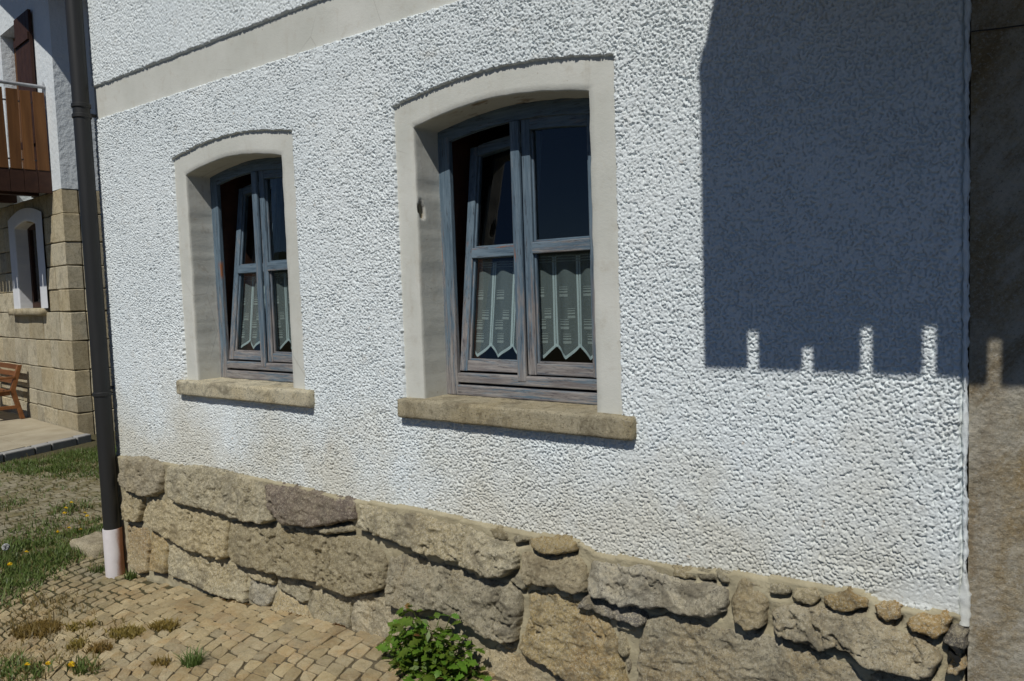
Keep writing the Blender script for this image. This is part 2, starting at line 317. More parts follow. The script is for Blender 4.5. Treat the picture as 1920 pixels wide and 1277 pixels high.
M = dict(
    rough=m_roughcast(), plaster=m_plaster(), grey=m_greywall(),
    o=m_granite('granite_beige', (0.37, 0.325, 0.20), (0.50, 0.445, 0.30), (0.40, 0.30, 0.125), 0.5),
    g=m_granite('granite_grey', (0.36, 0.335, 0.26), (0.52, 0.48, 0.375), (0.45, 0.36, 0.18), 0.45),
    m=m_granite('granite_mixed', (0.42, 0.37, 0.245), (0.58, 0.515, 0.36), (0.46, 0.32, 0.125), 0.65),
    b=m_granite('granite_ochre', (0.42, 0.31, 0.13), (0.58, 0.46, 0.24), (0.46, 0.26, 0.08), 0.7),
    p=m_granite('granite_dark', (0.085, 0.058, 0.045), (0.17, 0.125, 0.10), (0.27, 0.21, 0.13), 0.4, 1.0, 0.6),
    gd=m_granite('slate_grey', (0.13, 0.135, 0.14), (0.22, 0.22, 0.22), (0.17, 0.16, 0.15), 0.3),
    sill=m_granite('granite_sill', (0.56, 0.505, 0.355), (0.68, 0.62, 0.45), (0.56, 0.44, 0.22), 0.5, 1.6),
    jointd=m_simple('dark_joint', (0.09, 0.075, 0.05), (0.16, 0.135, 0.09), 9, 0.95, 0.5, 60), ash=m_granite('granite_ashlar', (0.40, 0.35, 0.235), (0.53, 0.475, 0.34), (0.40, 0.31, 0.165), 0.5, 1.0, 0.95),
    mortar=m_simple('mortar', (0.33, 0.285, 0.18), (0.45, 0.40, 0.265), 12, 0.95, 0.8, 110, 0.006, detail=8),
    woodv=m_bluewood('blue_wood_upright', (1, 1, 0.07)), woodh=m_bluewood('blue_wood_across', (0.07, 1, 1)),
    glass=m_glass(), sheer=m_cloth('sheer_cloth', 0.27, (0.64, 0.74, 0.76)), lace=m_cloth('lace_cloth', 0.78, (0.70, 0.80, 0.82)), weave=m_cloth('woven_cloth', 0.36, (0.74, 0.80, 0.78)),
    lining=m_simple('brown_lining', (0.05, 0.022, 0.014), (0.09, 0.04, 0.025), 12, 0.6, 0.2, 40),
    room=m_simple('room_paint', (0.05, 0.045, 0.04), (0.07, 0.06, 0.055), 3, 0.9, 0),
    pipe=m_simple('grey_pipe_paint', (0.013, 0.014, 0.014), (0.028, 0.027, 0.025), 5, 0.5, 0.15, 40, 0.002, (1, 1, 0.15), spec=0.4),
    clay=m_clay(), blocker_dark=m_simple('blocker_dark', (0.035, 0.035, 0.035), (0.06, 0.058, 0.055), 5, 0.95, 0.5, 90), dryg=m_leaf('dry_grass_blade', (0.19, 0.165, 0.05), (0.29, 0.225, 0.08), 0.2),
    sett=m_granite('sett_granite', (0.50, 0.395, 0.215), (0.63, 0.52, 0.31), (0.50, 0.315, 0.13), 0.6, 2.6, 0.5, True),
    grout=m_joint(),
    brown=m_simple('brown_wood', (0.10, 0.042, 0.013), (0.20, 0.088, 0.028), 14, 0.6, 0.35, 40, 0.004, (1, 1, 0.08), 0.2),
    dbrown=m_simple('dark_brown_wood', (0.035, 0.015, 0.010), (0.06, 0.027, 0.016), 10, 0.6, 0.2, 40),
    bench=m_simple('bench_wood', (0.16, 0.062, 0.02), (0.26, 0.11, 0.04), 16, 0.55, 0.25, 50, 0.003, (0.1, 1, 1), 0.15),
    white=m_simple('white_wall_paint', (0.65, 0.70, 0.715), (0.74, 0.78, 0.785), 2.5, 0.9, 0.7, 14, 0.02),
    wtrim=m_simple('white_trim_paint', (0.62, 0.64, 0.66), (0.70, 0.71, 0.72), 4, 0.85, 0.2, 40),
    metal=m_simple('galvanised_steel', (0.32, 0.33, 0.34), (0.42, 0.43, 0.44), 20, 0.45, 0),
    tile=m_simple('roof_tile', (0.20, 0.07, 0.04), (0.28, 0.11, 0.06), 6, 0.85, 0.4, 20),
    patio=m_simple('patio_stone', (0.33, 0.28, 0.19), (0.44, 0.39, 0.28), 3, 0.9, 0.3, 50),
    kerb=m_simple('kerb_stone', (0.27, 0.27, 0.255), (0.40, 0.39, 0.36), 6, 0.9, 0.5, 40),
    leaf=m_leaf('weed_leaf', (0.070, 0.135, 0.012), (0.125, 0.215, 0.022)), leafb=m_leaf('dying_leaf', (0.20, 0.09, 0.03), (0.16, 0.13, 0.03)),
    grass=m_leaf('grass_blade', (0.075, 0.125, 0.022), (0.15, 0.19, 0.05), 0.2), moss=m_leaf('dry_moss', (0.17, 0.13, 0.025), (0.29, 0.215, 0.05), 0.2),
    yellow=m_simple('yellow_petal', (0.75, 0.50, 0.01), (0.85, 0.62, 0.02), 40, 0.6, 0), seed=m_simple('seed_fluff', (0.6, 0.6, 0.58), (0.7, 0.7, 0.68), 40, 0.9, 0),
    hill=m_simple('hill_scrub', (0.03, 0.045, 0.02), (0.06, 0.075, 0.035), 0.05, 0.95, 0),
)
# ------------------------------------------------------------------ ground
def gz(x, y=0): return -0.2 * sst(-2.4, -5.4, np.asarray(x, float))
def axis_pts(lo, hi, step, far):
    mid = np.arange(lo, hi + step * 0.5, step)
    a = lo - np.geomspace(step, far, 26)[::-1]; b = hi + np.geomspace(step, far, 26)
    return np.concatenate([a, mid, b])
gx = axis_pts(-10.8, 1.0, 0.04, 900); gy = axis_pts(-2.4, 3.0, 0.04, 900)
GX, GY = np.meshgrid(gx, gy, indexing='ij')
GZ = gz(GX) - 0.0075 + (fbm(GX * 9, GY * 9, 3) - 0.5) * 0.006
GZ = np.where((np.abs(GX + 5) > 40) | (np.abs(GY) > 40), GZ - 0.3, GZ)
ground = link('ground', mesh_np('ground', np.stack([GX, GY, GZ], -1).reshape(-1, 3), grid_faces(len(gx), len(gy)), M['grout']), kind='structure',
              label='sandy ground of the lane paved with small tan granite setts')
# hills all round the village
hv = []; nA = 160
for i in range(nA):
    an = i * 2 * math.pi / nA
    for k in range(7):
        r = 330 + k * 40
        hgt = (math.sin(min(k, 4) / 4 * math.pi / 2)) * (24 + 10 * math.sin(an * 3 + 1) + 6 * math.sin(an * 7) + 3 * math.sin(an * 23 + k)) - 2
        hv.append((math.cos(an) * r, math.sin(an) * r, hgt + random.uniform(-0.8, 0.8)))
hf = [(i * 7 + k, ((i + 1) % nA) * 7 + k, ((i + 1) % nA) * 7 + k + 1, i * 7 + k + 1) for i in range(nA) for k in range(6)]
link('hills', mesh_np('hills', np.array(hv), np.array(hf)[:, ::-1], M['hill']), kind='structure', label='low dark scrub covered hills around the village')

mm = MB()  # unseen dark sheet added to cut ground light bouncing into the wall shadow
def blocker_poly(P): vv = mm.pts([(x, y, 0.016) for x, y in P]); mm.bm.faces.new(vv)
blocker_poly([(-60, -9), (30, -9), (30, -1.75), (-60, -1.75)]); blocker_poly([(-1.75, -1.7499), (30, -1.7499), (30, -0.11), (-1.75, -0.11)])
mm.build('bounce_blocker', M['blocker_dark'], None, kind='structure', label='unseen dark sheet added beside the paving to cut light bounce')
# setts: rows bend in arcs
def row_x(y):
    q = (y + 1.35) % 2.7 - 1.35; return 0.50 * q * q
def sett_mesh(P, z, sd):
    rnd = random.Random(sd); c = sum(P, Vector((0, 0))) / 4
    ring = []
    for i in range(4):
        p, q = P[i], P[(i + 1) % 4]; e = q - p
        ring += [p + e * rnd.uniform(0.05, 0.12) + (c - p) * 0.03, p + e * rnd.uniform(0.42, 0.58) + (p - c + q - c) * 0.5 * rnd.uniform(-0.06, 0.05), p + e * rnd.uniform(0.88, 0.95) + (c - q) * 0.03]
    tx, ty = rnd.uniform(-0.04, 0.04), rnd.uniform(-0.04, 0.04); V = []; n = len(ring)
    for k, (s, dz) in enumerate(((1.0, -0.035), (1.0, -0.0035), (0.955, 0.0005), (0.5, 0.001))):
        for p in ring:
            w = c + (p - c) * s; d = w - c
            V.append((w.x, w.y, z + dz + (tx * d.x + ty * d.y if k else 0) + (rnd.uniform(-0.001, 0.001) if k > 1 else 0)))
    V.append((c.x, c.y, z + 0.002)); F = []
    for k in range(3):
        for i in range(n):
            j = (i + 1) % n; a, b, d, e = k * n + i, k * n + j, (k + 1) * n + j, (k + 1) * n + i
            F += [(a, b, d), (a, d, e)]
    F += [(3 * n + i, 3 * n + (i + 1) % n, 4 * n) for i in range(n)]
    return V, F
cam_p = Vector((0, -2.5, 1.6))
setts = []
r0 = -12.0; sd = 0
while r0 < 0.6:
    rw = random.uniform(0.082, 0.102); y = -1.72 + random.uniform(0, 0.1)
    while y < 3.2:
        ln = random.uniform(0.075, 0.125)
        j = lambda: random.uniform(-0.007, 0.007)
        g = 0.0052 if r0 + row_x(y) > -4.6 else 0.0095
        sl = lambda yy: 1 / math.sqrt(1 + (1.0 * ((yy + 1.35) % 2.7 - 1.35)) ** 2)
        dy = ln * sl(y); y1 = y + dy
        wx = rw
        P = [Vector((row_x(y + g) + r0 + g + j(), y + g + j())), Vector((row_x(y + g) + r0 + wx * 1.0 - g + j(), y + g + j())),
             Vector((row_x(y1 - g) + r0 + wx * 1.0 - g + j(), y1 - g + j())), Vector((row_x(y1 - g) + r0 + g + j(), y1 - g + j()))]
        y = y1; sd += 1
        if ((P[2] - P[0]).length > 0.21): continue
        cx_, cy_ = sum(p.x for p in P) / 4, sum(p.y for p in P) / 4
        if cx_ > -5.2 and cy_ > -0.035: continue
        if cx_ < -9.9 and cy_ > 0.4: continue
        if cx_ < -10.6 or cx_ > -1.85: continue
        v = cam.matrix_world.inverted() @ Vector((cx_, cy_, float(gz(cx_))))
        if v.z > -0.3: continue
        u_, v_ = 960 + 1470 * v.x / -v.z, 638.5 - 1470 * v.y / -v.z
        inn = -40 < u_ < 1960 and v_ < 1330
        if not inn and (abs(u_ - 500) > 1700 or v_ > 1900): continue
        setts.append((0 if inn else 1, -v.z, P, float(gz(cx_)) + random.uniform(-0.003, 0.003), sd))
    r0 += rw * 1.0
setts.sort(key=lambda t: (t[0], t[1]))
for inn, dist, P, z, s in setts[:300]:
    V, F = sett_mesh(P, z, s); link('sett', mesh_np('sett', np.array(V), np.array(F), M['sett'], False), ground)
AV = []; AF = []; n0 = 0; AT = []
for inn, dist, P, z, s in setts[300:]:
    V, F = sett_mesh(P, z, s); AT.append(np.full(len(V), random.uniform(-0.5, 0.6))); AV.append(np.array(V)); AF.append(np.array(F) + n0); n0 += len(V)
far_me = mesh_np('far_setts', np.concatenate(AV), np.concatenate(AF), M['sett'], False)
at = far_me.attributes.new('tone', 'FLOAT', 'POINT'); at.data.foreach_set('value', np.concatenate(AT).astype(np.float32))
link('far_setts', far_me, ground, kind='stuff')

# ------------------------------------------------------------------ the white house
house = empty('white_house', 'white roughcast house with two blue casement windows on a rough stone base', 'house', loc=(0, 0, 0))
XL, XR = -5.232, -0.318
WINS = (-1.9625, -3.775)
HWO, HWI, ZS_O, RI_O, ZS_I, RI_I, ZB = 0.553, 0.4425, 2.410, 0.057, 2.308, 0.050, 1.125
core = MB()
cy0, cy1 = 0.02, 0.40
edges = [XL + 0.01, WINS[1] - HWI - 0.01, WINS[1] + HWI + 0.01, WINS[0] - HWI - 0.01, WINS[0] + HWI + 0.01, XR]
for k in (0, 2, 4): core.box(edges[k], edges[k + 1], cy0, cy1, -0.4, 2.365)
for k in (1, 3): core.box(edges[k] + 0.0005, edges[k + 1] - 0.0005, cy0, cy1, -0.4, 1.12)
core.box(XL + 0.01, XR, cy0, cy1, 2.366, 6.2)
core.box(XL + 0.01, XL + 0.3, cy1 + .001, 7.0, -0.4, 6.2)
core.build('wall_core', M['mortar'], house)
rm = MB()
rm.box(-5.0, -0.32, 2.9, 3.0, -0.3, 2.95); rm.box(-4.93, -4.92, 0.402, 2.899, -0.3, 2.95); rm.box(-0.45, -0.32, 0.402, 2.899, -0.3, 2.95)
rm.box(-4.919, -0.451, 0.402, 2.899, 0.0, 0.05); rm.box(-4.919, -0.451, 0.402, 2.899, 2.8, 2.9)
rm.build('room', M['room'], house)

EDGE = [(-5.162,0.578),(-4.553,0.593),(-4.09,0.61),(-3.583,0.611),(-3.183,0.609),(-2.865,0.604),(-2.54,0.62),(-2.218,0.62),(-2.056,0.609),(-1.888,0.614),(-1.719,0.62),(-1.607,0.623),(-1.525,0.587),(-1.345,0.595),(-1.138,0.6),(-0.947,0.624),(-0.841,0.628),(-0.707,0.633),(-0.582,0.639),(-0.537,0.616),(-0.435,0.614),(-0.352,0.625),(-0.31,0.612)]
ex = np.array([e[0] for e in EDGE]); ez = np.array([e[1] for e in EDGE])

def arch(x, xc, hw, zs, rise): return zs + rise * (1 - np.clip(np.abs(x - xc) / hw, 0, 1.2) ** 2)
def rough_field(xs, zs_):
    X, Z = np.meshgrid(xs, zs_, indexing='ij')
    D = np.minimum(X - XL, XR - 0.008 - X)
    D = np.minimum(D, np.abs(Z - 2.8775) - 0.1025 + 0.0)
    D = np.minimum(D, Z - np.interp(X, ex, ez))
    for xc in WINS:
        d = np.maximum(np.maximum(np.abs(X - xc) - HWO, Z - arch(X, xc, HWO, ZS_O, RI_O)), ZB - 0.08 - Z)
        D = np.minimum(D, d)
    D = D + (fbm(X * 70, Z * 70, 5, 3) - 0.5) * 0.011
    wx = X + (vn(X * 90, Z * 90, 31) - 0.5) * 0.006; wz = Z + (vn(X * 90, Z * 90, 32) - 0.5) * 0.006
    patch = fbm(X * 3.2, Z * 3.2, 11, 4); sel = sst(0.40, 0.60, patch)
    f, rid = worley_id(wx / 0.0092, wz / 0.0086, 1); f2 = worley(wx / 0.021, wz / 0.019, 2)
    clump = fbm(X * 30, Z * 34, 14, 4); tex = fbm(X * 150, Z * 150, 15, 2)
    f3 = worley(X / 0.0060, Z / 0.0056, 6); var = fbm(X * 1.7, Z * 2.1, 19, 4) - 0.5
    pit = sst(0.545, 0.68, f + (tex - 0.5) * 0.40 + (clump - 0.5) * 0.46 + var * 0.40)
    pit2 = sst(0.52, 0.70, f3 + (tex - 0.5) * 0.3)
    hole = sst(0.55, 0.85, f2 + (clump - 0.5) * 0.5)
    h = 0.0080 - 0.0022 * pit2 - 0.0072 * pit - 0.0030 * hole * sel - 0.0016 * f * f + 0.0022 * (rid - 0.5) + (clump - 0.5) * (0.0025 + 0.004 * sel) + (tex - 0.5) * 0.0030
    flat = sst(0.42, 0.60, fbm(X * 5 + 3, Z * 16, 21, 3)) * sst(0.16, 0.03, Z - np.interp(X, ex, ez)) * sst(-0.9, -0.5, X)
    h = h * (1 - 0.75 * flat)
    t = sst(-0.001, 0.0055, D)
    Y = -(t * (0.0095 + h)) + (1 - t) * 0.004
    V = np.stack([X, Y, Z], -1).reshape(-1, 3)
    F = grid_faces(len(xs), len(zs_)); keep = (D.ravel() > -0.012)[F].any(axis=1)
    return compact(V, F[keep])
xs = [XR + 0.004]; 
while xs[-1] > XL - 0.01: xs.append(xs[-1] - (0.0022 + 0.0020 * (XR - xs[-1]) / 4.9))
V, F = rough_field(np.array(xs[::-1]), np.arange(0.545, 2.80, 0.0028))
link('roughcast', mesh_np('roughcast', V, F[:, ::-1][:, ::-1], M['rough']), house, label='white pebbly roughcast render with a big blue shadow on one side')
V, F = rough_field(np.arange(XL - 0.01, -2.4, 0.0048), np.arange(2.95, 3.75, 0.0048))
link('roughcast', mesh_np('roughcast', V, F, M['rough']), house)
V, F = rough_field(np.arange(-2.4062, XR + 0.01, 0.012), np.arange(2.95, 3.75, 0.012))
link('roughcast', mesh_np('roughcast', V, F, M['rough']), house)
V, F = rough_field(np.arange(XL - 0.01, XR + 0.01, 0.02), np.arange(3.74, 6.2, 0.02))
link('roughcast', mesh_np('roughcast', V, F, M['rough']), house)
# smooth string course
bx = np.arange(XL, XR, 0.02); bz = np.arange(2.755, 3.003, 0.02)
BX, BZ = np.meshgrid(bx, bz, indexing='ij')
link('plaster_band', mesh_np('plaster_band', np.stack([BX, -0.001 + (fbm(BX * 6, BZ * 6, 4) - 0.5) * 0.004, BZ], -1).reshape(-1, 3), grid_faces(len(bx), len(bz)), M['plaster']), house,
     label='smooth beige plaster band running above the windows')
# white painted bead at the seam with the neighbour
zz = np.arange(0.60, 6.2, 0.007); na = 9; rows = []
for z in zz:
    w = 0.0055 + 0.005 * (fbm(np.array(z * 19.0), np.array(1.0), 61) - 0.5) * 2 + 0.008 * float(sst(0.80, 0.66, np.array(z + 0.1 * (vn(np.array(z * 22), np.array(3.0), 4) - 0.5))))
    x0 = XR + 0.002 + 0.006 * (fbm(np.array(z * 4.0), np.array(5.0), 62) - 0.5)
    for k in range(na):
        an = math.pi * k / (na - 1); rows.append((x0 + math.cos(an) * w * 1.15 + 0.006 * (vn(np.array(z * 110), np.array(k * 1.0), 7) - 0.5), 0.004 - math.sin(an) ** 0.6 * (0.011 + 0.007 * vn(np.array(z * 90), np.array(k * 0.9), 8)), z))
link('corner_bead', mesh_np('corner_bead', np.array(rows), grid_faces(len(zz), na), M['rough']), house)

def surround(name, xc, hwo, hwi, zb, zs_o, ri_o, zs_i, ri_i, depth, parent, mat, tf=None, over=0.016, wear=None, **props):
    ns, na_ = 118, 60
    def outline(hw, zs, ri):
        L = [(xc - hw, zb + (zs - zb) * i / ns) for i in range(ns)]
        A = [(xc - hw + 2 * hw * i / na_, float(arch(xc - hw + 2 * hw * i / na_, xc, hw, zs, ri))) for i in range(na_ + 1)]
        R = [(xc + hw, zs - (zs - zb) * (i + 1) / ns) for i in range(ns)]
        return np.array(L + A + R)
    O = outline(hwo + over, zs_o, ri_o + over); I = outline(hwi, zs_i, ri_i); n = len(O); rings = []
    jit = (fbm(np.arange(n) * 0.13, np.zeros(n), 71) - 0.5) * 0.008
    cen = np.array([xc, (zb + zs_i) / 2]); dirv = (I - cen); dirv /= np.linalg.norm(dirv, axis=1, keepdims=True)
    I = I + dirv * jit[:, None]
    for k in range(6):
        f = k / 5; P = O * (1 - f) + (I + dirv * 0.006) * f
        rings.append(np.stack([P[:, 0], -0.0015 + (fbm(P[:, 0] * 7, P[:, 1] * 7, 4) - 0.5) * 0.005, P[:, 1]], -1))
    rings.append(np.stack([I[:, 0] + dirv[:, 0] * 0.001, np.full(n, 0.0025), I[:, 1] + dirv[:, 1] * 0.001], -1))
    for k in range(1, 17):
        y = 0.004 + (depth - 0.004) * k / 16
        wob = (fbm(I[:, 0] * 9 + I[:, 1] * 11, np.full(n, y * 9), 73) - 0.5) * 0.0035
        Q = I + dirv * wob[:, None]
        rings.append(np.stack([Q[:, 0], np.full(n, y), Q[:, 1]], -1))
    V = np.concatenate(rings); nr = len(rings)
    W = np.zeros(len(V))
    if wear: V, W = wear(V, W)
    if tf: V = np.array([tf(Vector(p)) for p in V])
    me = mesh_np(name, V, grid_faces(nr, n)[:, ::-1], mat)
    at = me.attributes.new('wear', 'FLOAT', 'POINT'); at.data.foreach_set('value', W.astype(np.float32))
    return link(name, me, parent, **props)
def wear_near(V, W):
    left = V[:, 0] < WINS[0] - HWI + 0.03
    d = np.hypot((V[:, 1] - 0.028) / 0.020, (V[:, 2] - 1.955 + 0.6 * (V[:, 1] - 0.028)) / 0.040) + (fbm(V[:, 2] * 60, V[:, 1] * 60, 5) - 0.5) * 0.6
    m = left & (V[:, 1] > 0.001); k = np.where(m, sst(1.0, 0.75, d), 0)
    V[:, 0] -= k * 0.022; W = np.maximum(W, k)
    top = V[:, 2] > 2.29
    st = fbm(V[:, 0] * 16, V[:, 1] * 34, 6) ; k2 = np.where(top & (V[:, 1] > 0.012), sst(0.56, 0.64, st) * sst(0.24, 0.10, np.abs(V[:, 0] + 2.02)), 0)
    return V, np.maximum(W, k2 * 0.8)
def wear_far(V, W):
    m = (V[:, 0] < WINS[1]) & (V[:, 1] > 0.04); k = np.where(m, sst(0.66, 0.74, fbm(V[:, 2] * 18, V[:, 1] * 40, 9)), 0); return V, k * 0.25
surround('window_surround', WINS[0], HWO, HWI, ZB, ZS_O, RI_O, ZS_I, RI_I, 0.175, house, M['plaster'], wear=wear_near, label='beige plaster surround with a broken hole in its reveal')
surround('window_surround', WINS[1], HWO, HWI, ZB, ZS_O, RI_O, ZS_I, RI_I, 0.175, house, M['plaster'], wear=wear_far)
for i, (x0, x1) in enumerate(((-2.530, -1.345), (-4.375, -3.145))):
    rough_block('window_sill', M['sill'], house, x0, x1, -0.052, 0.20, 1.042, 1.128, 0.012, 0.0045, 0.010, 20 + i, sc=14)

# windows
def window(xc, wi):
    w = empty('window', None, None, house, (0, 0, 0))
    a_in = lambda x: float(arch(x, xc, 0.378, 2.262, 0.034)); a_out = lambda x: float(arch(x, xc, HWI + .02, ZS_I + 0.02, RI_I))
    W, H = M['woodv'], M['woodh']
    bar('frame_post', W, w, xc - HWI - 0.02, xc - 0.378, 0.150, 0.176, 1.128, a_in(xc - 0.378) + 0.02, 0.005)
    bar('frame_post', W, w, xc + 0.378, xc + HWI + 0.02, 0.150, 0.176, 1.128, a_in(xc + 0.378) + 0.02, 0.005)
    def arch_bar(name, x0, x1, top, bot, y0, y1, tf=None, mat=H, bev=0.003):
        m = MB(); m.tf = tf; n = 14; X = [x0 + (x1 - x0) * i / n for i in range(n + 1)]
        m.prism([(x, top(x)) for x in X] + [(x, bot(x)) for x in reversed(X)], lambda a, b, t: (a, t, b), y0, y1)
        return m.build(name, mat, w, bev)
    arch_bar('frame_head', xc - HWI - 0.02, xc + HWI + 0.02, a_out, lambda x: a_in(x) + (0.0 if abs(x - xc) < 0.378 else -0.0), 0.1515, 0.178)
    bar('sill_rail', H, w, xc - 0.378, xc + 0.378, 0.146, 0.225, 1.129, 1.176, 0.006)
    bar('weather_bar', H, w, xc - 0.3775, xc + 0.3775, 0.150, 0.205, 1.187, 1.229, 0.006)
    bar('frame_backing', M['dbrown'], w, xc - 0.378, xc + 0.378, 0.206, 0.222, 1.177, 1.2285, 0)
    for sx, x in ((-1, xc - HWI - 0.005), (1, xc + HWI - 0.017)):
        bar('jamb_lining', M['lining'], w, x, x + 0.022, 0.1795, 0.42, 1.13, 2.36, 0.002)
    ca, sa = math.cos(math.radians(7.3)), math.sin(math.radians(7.3))
    tilt = lambda p: Vector((p.x, 0.195 + (p.y - 0.195) * ca + (p.z - 1.235) * sa, 1.235 + (p.z - 1.235) * ca - (p.y - 0.195) * sa))
    for side, x0, x1, tf in (('l', xc - 0.374, xc - 0.002, tilt), ('r', xc + 0.010, xc + 0.374, None)):
        y0, y1 = 0.164, 0.208; sw = 0.043
        top = lambda x: a_in(x) + (0.004 if side == 'r' else -0.012)
        bar('sash_stile', W, w, x0, x0 + sw, y0, y1, 1.234, top(x0 + sw / 2), 0.004, tf)
        bar('sash_stile', W, w, x1 - sw, x1, y0, y1, 1.234, top(x1 - sw / 2), 0.004, tf)
        bar('sash_rail', H, w, x0 + sw, x1 - sw, y0 + 0.002, y1 - 0.002, 1.236, 1.283, 0.004, tf)
        bar('sash_rail', H, w, x0 + sw - 0.002, x1 - sw + 0.002, y0 - 0.004, y1 - 0.002, 1.743, 1.790, 0.004, tf)
        arch_bar('sash_rail', x0 + sw, x1 - sw, top, lambda x: top(x) - 0.048, y0 + 0.002, y1 - 0.002, tf)
        xa, xb = x0 + sw, x1 - sw
        for zlo, zhi in ((1.283, 1.743), (1.790, None)):
            zt = zhi if zhi else top((xa + xb) / 2) - 0.05
            for q0, q1 in ((xa, xa + 0.009), (xb - 0.009, xb)):
                bar('glazing_bead', W, w, q0, q1, y0 + 0.012, y0 + 0.022, zlo + 0.001, zt - 0.002, 0.002, tf)
            bar('glazing_bead', H, w, xa + 0.009, xb - 0.009, y0 + 0.0125, y0 + 0.0215, zlo + 0.0005, zlo + 0.009, 0.002, tf)
        m = MB(); m.tf = tf; m.box(xa - 0.004, xb + 0.004, y0 + 0.024, y0 + 0.028, 1.279, 1.747); m.build('pane', M['glass'], w)
        m = MB(); m.tf = tf; X = [xa - 0.004 + (xb - xa + 0.008) * i / 10 for i in range(11)]
        m.prism([(xa - 0.004, 1.786), (xb + 0.004, 1.786)] + [(x, top(x) - 0.044) for x in reversed(X)], lambda a, b, t: (a, t, b), y0 + 0.024, y0 + 0.028)
        m.build('pane', M['glass'], w)
        curtain(xa - 0.012, xb + 0.012, y0 + 0.062, tf, wi, side)
    m = MB(); m.box(xc - 0.036, xc + 0.0095, 0.147, 0.1635, 1.205, a_in(xc) - 0.002); m.build('astragal', W, w, 0.005)
    return w
CUR_LABEL = {(0, 'l'): 'pleated sheer curtain behind the tilted sash of the nearer window', (0, 'r'): 'pleated sheer curtain behind the closed sash of the nearer window',
             (1, 'l'): 'pleated sheer curtain behind the tilted sash of the window by the downpipe', (1, 'r'): 'pleated sheer curtain behind the closed sash of the window by the downpipe'}
def curtain(x0, x1, y, tf, wi, side):
    root = empty('curtain', CUR_LABEL[(wi, side)], 'curtain', group='short lace curtains in the blue windows')
    per = 0.118; ph = random.uniform(0.02, 0.05); n = 64; rows_ = 30; zt = 1.735
    X = np.linspace(x0, x1, n)
    fr = ((X - x0 + ph) / per) % 1.0
    zb = 1.352 - 0.052 * (1 - np.abs(fr - 0.5) * 2)
    def yy(xv, t): f = ((xv - x0 + ph) / per) % 1.0; return y + 0.010 * np.cos(f * 2 * np.pi) + 0.004 * np.sin(xv * 90 + t * 3) * t
    T = np.linspace(0, 1, rows_); XX, TT = np.meshgrid(X, T, indexing='ij')
    ZZ = zt + (zb[:, None] - zt) * TT
    def put(V): return np.array([tf(Vector(p)) for p in V]) if tf else V
    V = np.stack([XX, yy(XX, TT), ZZ], -1).reshape(-1, 3)
    link('sheer', mesh_np('sheer', put(V), grid_faces(n, rows_), M['sheer']), root)
    # hem: a band along the zigzag edge
    T2 = np.linspace(0.0, 1.0, 3); XX, TT = np.meshgrid(X, T2, indexing='ij')
    V = np.stack([XX, yy(XX, 1.0 + 0 * TT) - 0.0012, zb[:, None] - 0.001 + 0.014 * TT], -1).reshape(-1, 3)
    link('hem', mesh_np('hem', put(V), grid_faces(n, 3), M['lace']), root)
    k = 0; xp = x0 - ph
    def strip(name, xa, xb, za, zb_):
        xs_ = np.linspace(xa, xb, 6); zs_ = np.linspace(za, zb_, 8 if zb_ - za > 0.1 else 2)
        A, B = np.meshgrid(xs_, zs_, indexing='ij'); Tn = (zt - B) / 0.45
        V = np.stack([A, yy(A, Tn) - 0.0025, B], -1).reshape(-1, 3)
        link(name, mesh_np(name, put(V), grid_faces(6, len(zs_)), M['lace'] if name == 'pleat' else M['weave']), root)
    while xp < x1 + per:
        for dx in (-0.0105, 0.0015):
            a, b = max(xp + dx, x0 + 0.001), min(xp + dx + 0.009, x1 - 0.001)
            if b - a > 0.004: strip('pleat', a, b, 1.350, 1.728)
        for zc, off, wd in ((1.560, 0.026, 0.048), (1.470, 0.072, 0.026), (1.425, 0.026, 0.050), (1.365, 0.044, 0.038)):
            zz_ = zc
            for th in (0.011, 0.006, 0.004, 0.0025):
                a, b = max(xp + off, x0 + 0.001), min(xp + off + wd, x1 - 0.001)
                if b - a > 0.006: strip('woven_bar', a, b, zz_, zz_ + th)
                zz_ += th + 0.006
        xp += per
    for z in (1.705, 1.716, 1.727): strip('header_tape', x0 + 0.001, x1 - 0.001, z, z + 0.004)
w0 = window(WINS[0], 0); w0['label'] = 'nearer blue-grey weathered window with one sash tilted in'
w1 = window(WINS[1], 1); w1['label'] = 'blue-grey weathered window by the downpipe with one sash tilted in'

